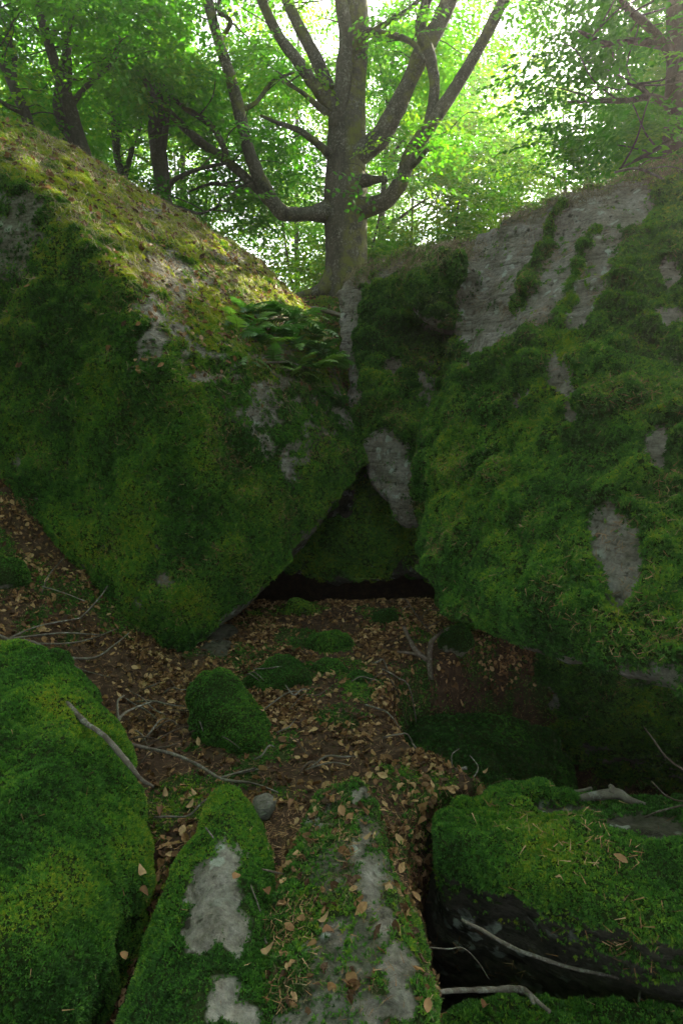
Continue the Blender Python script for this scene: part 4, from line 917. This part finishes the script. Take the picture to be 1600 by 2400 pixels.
branch('dead_branch', 'brushy fallen branch behind the mossy dome with whip thin twigs', [(-20, 1495, 3.3, 6), (20, 1510, 3.35, 6), (80, 1520, 3.4, 5), (140, 1548, 3.4, 4), (220, 1552, 3.5, 3.5), (270, 1520, 3.6, 2.5), (305, 1495, 3.65, 1.5)], 
       side=[[(20, 1510, 3.35, 3), (100, 1500, 3.45, 2.5), (160, 1495, 3.5, 2), (240, 1500, 3.6, 1.5)], [(80, 1520, 3.4, 2.5), (150, 1520, 3.5, 2), (210, 1510, 3.6, 2), (275, 1485, 3.65, 1)], [(100, 1400, 3.9, 1.5), (115, 1360, 3.9, 1.5), (150, 1320, 3.9, 1)],
             [(190, 1460, 3.7, 2), (215, 1435, 3.7, 2), (240, 1405, 3.7, 1.5), (253, 1385, 3.7, 1)], [(20, 1510, 3.35, 2.5), (90, 1480, 3.5, 2), (190, 1460, 3.7, 2)], [(100, 1385, 3.9, 1.5), (150, 1400, 3.85, 1.2), (200, 1420, 3.8, 1)], [(140, 1548, 3.4, 2), (190, 1580, 3.4, 1.5), (260, 1600, 3.3, 1)]], lift=.03)
branch('twig', 'thin grey twig curving down the bare flank of the rock wedge', [(478, 1965, 2.1, 2.5), (505, 1990, 2.06, 3), (520, 2030, 2.0, 3.5), (520, 2052, 1.97, 3.5), (545, 2090, 1.92, 3.5), (570, 2135, 1.85, 3.5), (595, 2190, 1.76, 4), (625, 2238, 1.68, 4)], side=[[(623, 2235, 1.68, 3), (610, 2160, 1.78, 2.5), (585, 2090, 1.88, 2)]], lift=.035)
branch('twig', 'short dark twig lying on litter beside the rock wedge', [(598, 2056, 1.98, 3), (630, 2062, 1.97, 3), (668, 2074, 1.94, 2.5)], mat='deadwood_dark', lift=.04)
branch('twig', 'short grey twig on the leaves between mossy dome and rock wedge', [(362, 1917, 2.38, 3), (400, 1918, 2.38, 3.5), (440, 1913, 2.39, 3), (470, 1880, 2.43, 3), (490, 1868, 2.45, 2)])
branch('dead_log', 'thick pale broken log lying on the mossy slab', [(1280, 1890, 2.52, 8), (1340, 1893, 2.5, 12), (1400, 1888, 2.48, 14), (1440, 1880, 2.46, 15), (1475, 1895, 2.43, 11), (1508, 1907, 2.41, 6)], sides=10, side=[[(1430, 1882, 2.46, 9), (1432, 1870, 2.47, 8), (1425, 1864, 2.48, 6)]], cat='log', lift=.045)
branch('dead_stick', 'short pale stick behind the thick log on the slab', [(1240, 1876, 2.6, 5), (1290, 1874, 2.6, 6), (1350, 1868, 2.6, 7), (1388, 1861, 2.6, 6)], cat='stick', lift=.03)
branch('twig', 'forked dark twig across the bare back of the slab', [(1360, 1922, 2.4, 4), (1420, 1927, 2.37, 4.5), (1480, 1940, 2.33, 4), (1540, 1950, 2.3, 3), (1640, 1952, 2.3, 2)], mat='deadwood_dark', side=[[(1500, 1943, 2.3, 3), (1540, 1925, 2.25, 2.5), (1620, 1905, 2.2, 2)], [(1510, 1945, 2.3, 2.5), (1480, 1980, 2.15, 2), (1430, 2010, 2.08, 1.5)]], lift=.04)
branch('dead_branch', 'pale arched branch across the low dark rock in the foreground hole', [(870, 2402, 1.45, 4), (930, 2380, 1.5, 7), (1000, 2362, 1.6, 7), (1080, 2350, 1.68, 8), (1150, 2343, 1.72, 9), (1215, 2348, 1.71, 11), (1245, 2362, 1.68, 9), (1285, 2395, 1.62, 6)], sides=9, side=[[(1240, 2358, 1.68, 6), (1245, 2375, 1.64, 6), (1250, 2380, 1.63, 4)]], lift=.04)
branch('dead_branch', 'mottled branch slanting into the black hole below the mossy slab', [(1083, 2155, 1.86, 5), (1140, 2190, 1.84, 6), (1200, 2220, 1.82, 6.5), (1270, 2245, 1.82, 6), (1340, 2266, 1.84, 6), (1420, 2285, 1.86, 5), (1500, 2302, 1.88, 4)], side=[[(1500, 2302, 1.88, 3), (1495, 2350, 1.8, 3), (1490, 2410, 1.7, 3)], [(1000, 2220, 1.75, 1.5), (1050, 2224, 1.76, 1.5), (1085, 2222, 1.78, 1.5), (1120, 2255, 1.75, 1), (1145, 2295, 1.7, 1)]])
branch('forked_stick', 'black antler shaped dead stick rising from the hollow floor', [(1010, 1590, 4.0, 9), (1005, 1550, 4.05, 9), (1008, 1510, 4.1, 8), (1020, 1490, 4.1, 6), (1040, 1478, 4.15, 3)], mat='deadwood_dark', side=[[(1006, 1550, 4.05, 7), (978, 1530, 4.1, 7), (960, 1500, 4.15, 6), (945, 1468, 4.2, 4)], [(985, 1535, 4.1, 5), (955, 1530, 4.1, 4), (930, 1528, 4.1, 3)]], cat='stick')
branch('dead_twig', 'wispy leafless seedling twig in front of the dark gap', [(1040, 1505, 4.35, 2), (1000, 1470, 4.4, 2), (970, 1435, 4.45, 2), (950, 1405, 4.5, 1.5), (935, 1400, 4.5, 1)], mat='deadwood_dark', side=[[(985, 1455, 4.42, 1.2), (1000, 1430, 4.4, 1.2), (1030, 1430, 4.4, 1)], [(960, 1420, 4.47, 1), (945, 1425, 4.5, 1), (938, 1440, 4.5, .8)], [(1000, 1470, 4.4, 1.2), (1030, 1455, 4.4, 1), (1045, 1440, 4.4, .8)]], cat='twig')
branch('dead_branch', 'spindly branch lying along the lip of the dark hollow', [(965, 1740, 3.0, 3), (985, 1765, 2.92, 3.5), (1030, 1785, 2.85, 3.5), (1080, 1820, 2.74, 3.5), (1140, 1858, 2.62, 3), (1230, 1882, 2.56, 2.5)], mat='deadwood', side=[[(1008, 1788, 2.85, 3), (1005, 1830, 2.75, 3), (1015, 1880, 2.6, 3), (1022, 1920, 2.5, 3)], [(1060, 1805, 2.78, 2), (1058, 1770, 2.8, 1.5), (1075, 1755, 2.85, 1)], [(1100, 1835, 2.7, 2), (1120, 1800, 2.75, 1.5), (1100, 1770, 2.8, 1)], [(1140, 1850, 2.65, 2), (1180, 1845, 2.66, 1.5), (1195, 1825, 2.66, 1)]])
branch('dead_stick', 'short white birch like stick on the lip of the dark hollow', [(1015, 1808, 2.78, 5), (1050, 1806, 2.78, 5.5), (1092, 1800, 2.8, 5)], cat='stick')
branch('twig', 'bare reddish twig arching over the black hollow', [(1640, 1835, 2.5, 4), (1600, 1808, 2.55, 4), (1560, 1775, 2.6, 3), (1530, 1735, 2.65, 2.5), (1505, 1700, 2.7, 1.5)], mat='deadwood_dark', side=[[(1640, 1860, 2.4, 3), (1600, 1878, 2.4, 3), (1560, 1865, 2.42, 2), (1525, 1830, 2.45, 1.5)]])
branch('dead_branch', 'grey twiggy branch poking from the litter ledge beneath the ferns', [(470, 878, 4.95, 4), (510, 865, 5.0, 4.5), (550, 850, 5.1, 4), (620, 848, 5.3, 3.5), (680, 850, 5.5, 3), (720, 865, 5.6, 2)], side=[[(545, 850, 5.1, 2.5), (510, 885, 5.0, 2.5), (500, 920, 4.98, 2), (515, 955, 4.95, 1.5)], [(605, 848, 5.25, 2.5), (602, 880, 5.2, 2), (560, 920, 5.1, 1.5)]])
branch('dead_log', 'slim fallen log by the foot of the stout beech', [(715, 718, 8.3, 6), (750, 726, 8.2, 7), (800, 740, 8.0, 6)], cat='log')
branch('dry_stem', 'pale dry stem dangling down the mossy right boulder', [(1575, 680, 4.3, 1.5), (1540, 700, 4.2, 1.8), (1520, 740, 4.1, 2), (1500, 800, 4.05, 2), (1502, 840, 4.0, 2), (1515, 885, 3.95, 1.5)], cat='stem')
branch('dead_twig', 'forked pale twig lying on the moss near the crest of the right boulder', [(1475, 530, 4.95, 2.5), (1490, 555, 4.88, 2.5), (1500, 590, 4.8, 2), (1515, 600, 4.75, 1.5)], side=[[(1485, 540, 4.9, 1.5), (1500, 525, 4.9, 1.5), (1510, 520, 4.9, 1)]], cat='twig')
branch('dead_twig', 'tangled bare twigs on the crest beneath the dark beech', [(1440, 405, 5.3, 3), (1490, 395, 5.3, 3.5), (1540, 415, 5.2, 3), (1600, 445, 5.1, 3)], side=[[(1490, 395, 5.3, 2), (1520, 375, 5.3, 1.5), (1560, 370, 5.3, 1)], [(1500, 400, 5.25, 2), (1560, 390, 5.2, 1.5), (1610, 400, 5.1, 1)]], mat='deadwood', cat='twig')
r = np.random.default_rng(77)
for k in range(44):
    cx, cy = r.uniform(310, 600), r.uniform(1570, 1760)
    if k > 26: cx, cy = r.uniform(620, 980), r.uniform(1560, 1820)
    a = r.uniform(-.5, .9); ln = r.uniform(40, 120); z = r.uniform(.03, .12); q = []
    for s in np.linspace(-1, 1, 4):
        p = PZ(cx + s * ln / 2 * math.cos(a), cy + s * ln / 2 * math.sin(a) + r.normal(0, 6), z); q.append(p)
    q = np.array(q); gzz = ground_z(q[:, 0], q[:, 1]); q[:, 2] = gzz + np.array([.02, .05, .06, .05]) + r.uniform(0, .05)
    t = root('fallen_twig', q[0], 'thin broken twig strewn on the brown leaf litter', 'twig', 'twigs on the leaf litter')
    wood_part('stem', t, q, np.array([.004, .0045, .004, .0015]) * r.uniform(.7, 1.3), M['deadwood' if r.random() < .65 else 'deadwood_dark'], 5, 4, .15, k)

# ------------------------------------------------------------------ single fallen leaves that can be picked out
def top_z(x, y):
    z = float(ground_z(np.array([x]), np.array([y]))[0]); on = ''
    for v, lb in ALL_ROCKS:
        m = (np.abs(v[:, 0] - x) < .03) & (np.abs(v[:, 1] - y) < .03)
        if m.any() and v[m, 2].max() > z: z = v[m, 2].max(); on = lb
    return z, on
spots = [(805, 1925), (850, 1975), (812, 2030), (700, 2160), (745, 2170), (755, 2200), (720, 2230), (610, 2240), (630, 2110), (560, 2060), (390, 1875), (410, 1865), (425, 1880), (350, 1850), (365, 1840), (440, 1850), (460, 1870), (375, 1900), (420, 1930), (435, 1900),
         (1000, 1930), (985, 2120), (810, 1800), (880, 1850), (660, 1720), (700, 1740), (630, 1690), (720, 1700), (640, 1900), (690, 1885), (1470, 2035), (1310, 2060), (1130, 2370), (1000, 2390), (340, 2060), (330, 2150), (290, 2280), (400, 1990), (405, 1960), (360, 1960), (620, 1670), (690, 1670), (770, 1720), (1130, 1790)]
SL = [mesh('fallen_leaf', *leaf_geo(1.0, .64, f0, c0, None, True), M['dry_leaf'], smooth=True) for f0, c0 in ((.7, .4), (-.6, .5), (1.1, -.4))]
def solo_leaf_mat(i, cc):
    m, t, out = nm(f'fallen_leaf_tone_{i}')
    bsdf(t, out, ramp(t, noise(t, 40, 4), [(.3, tuple(x * .6 for x in cc)), (.7, cc)]), .6); return m
SM = [solo_leaf_mat(i, cc) for i, cc in enumerate([(.22, .125, .055), (.29, .19, .095), (.16, .08, .035)])]
for i, m in enumerate(SL): m.materials[0] = SM[i]
r = np.random.default_rng(5)
for k, (px, py) in enumerate(spots):
    z = 0.03
    for _ in range(6):
        p = PZ(px, py, z); tz, on = top_z(p[0], p[1]); z = .4 * z + .6 * tz
    o = obj('fallen_leaf', SL[k % 3], loc=(p[0], p[1], z + .018))
    s = r.uniform(.03, .048); o.scale = (s, s, s); o.rotation_euler = (r.normal(0, .16), r.normal(0, .16), r.uniform(0, 6.28))
    wh = next((ph for key, ph in (('wedge of', 'on the mossy rock wedge'), ('broad low slab', 'on the broad low slab with bare streaks'), ('overhanging foreground', 'on the thick moss of the overhanging slab'),
               ('domed', 'on the moss of the big domed boulder'), ('low dark', 'on the dark rock in the foreground hole'), ('upright', 'on the upright mossy stone')) if key in on), None)
    if wh is None:
        wh = 'in the crevice beside the mossy dome' if p[0] < -.35 and p[1] < 2.75 else 'on the hollow floor near the upright mossy stone' if p[1] > 2.75 else 'on soil between the low slab and the overhanging slab' if p[0] > 0.1 else 'on litter between the rock wedge and the low slab'
    tag(o, 'curled dry brown leaf lying singly ' + wh, 'leaf', 'single dry leaves ' + wh)

# ------------------------------------------------------------------ air
hv = np.array([[x, y, z] for x in (-78, 78) for y in (-48, 82) for z in (-9.5, 17.5)])
hf = [(0, 1, 3, 2), (4, 6, 7, 5), (0, 4, 5, 1), (2, 3, 7, 6), (0, 2, 6, 4), (1, 5, 7, 3)]
hm, t, out = nm('haze_air')
pv = t.nodes.new('ShaderNodeVolumePrincipled'); pv.inputs['Color'].default_value = (1.0, 0.94, 0.78, 1); pv.inputs['Density'].default_value = 0.0036
pv.inputs['Anisotropy'].default_value = 0.8
t.links.new(pv.outputs[0], out.inputs['Volume'])
hz = obj('haze', mesh('haze', hv, hf, hm, smooth=False)); tag(hz, 'thin pale forest haze with sun shafts', 'haze', kind='stuff')
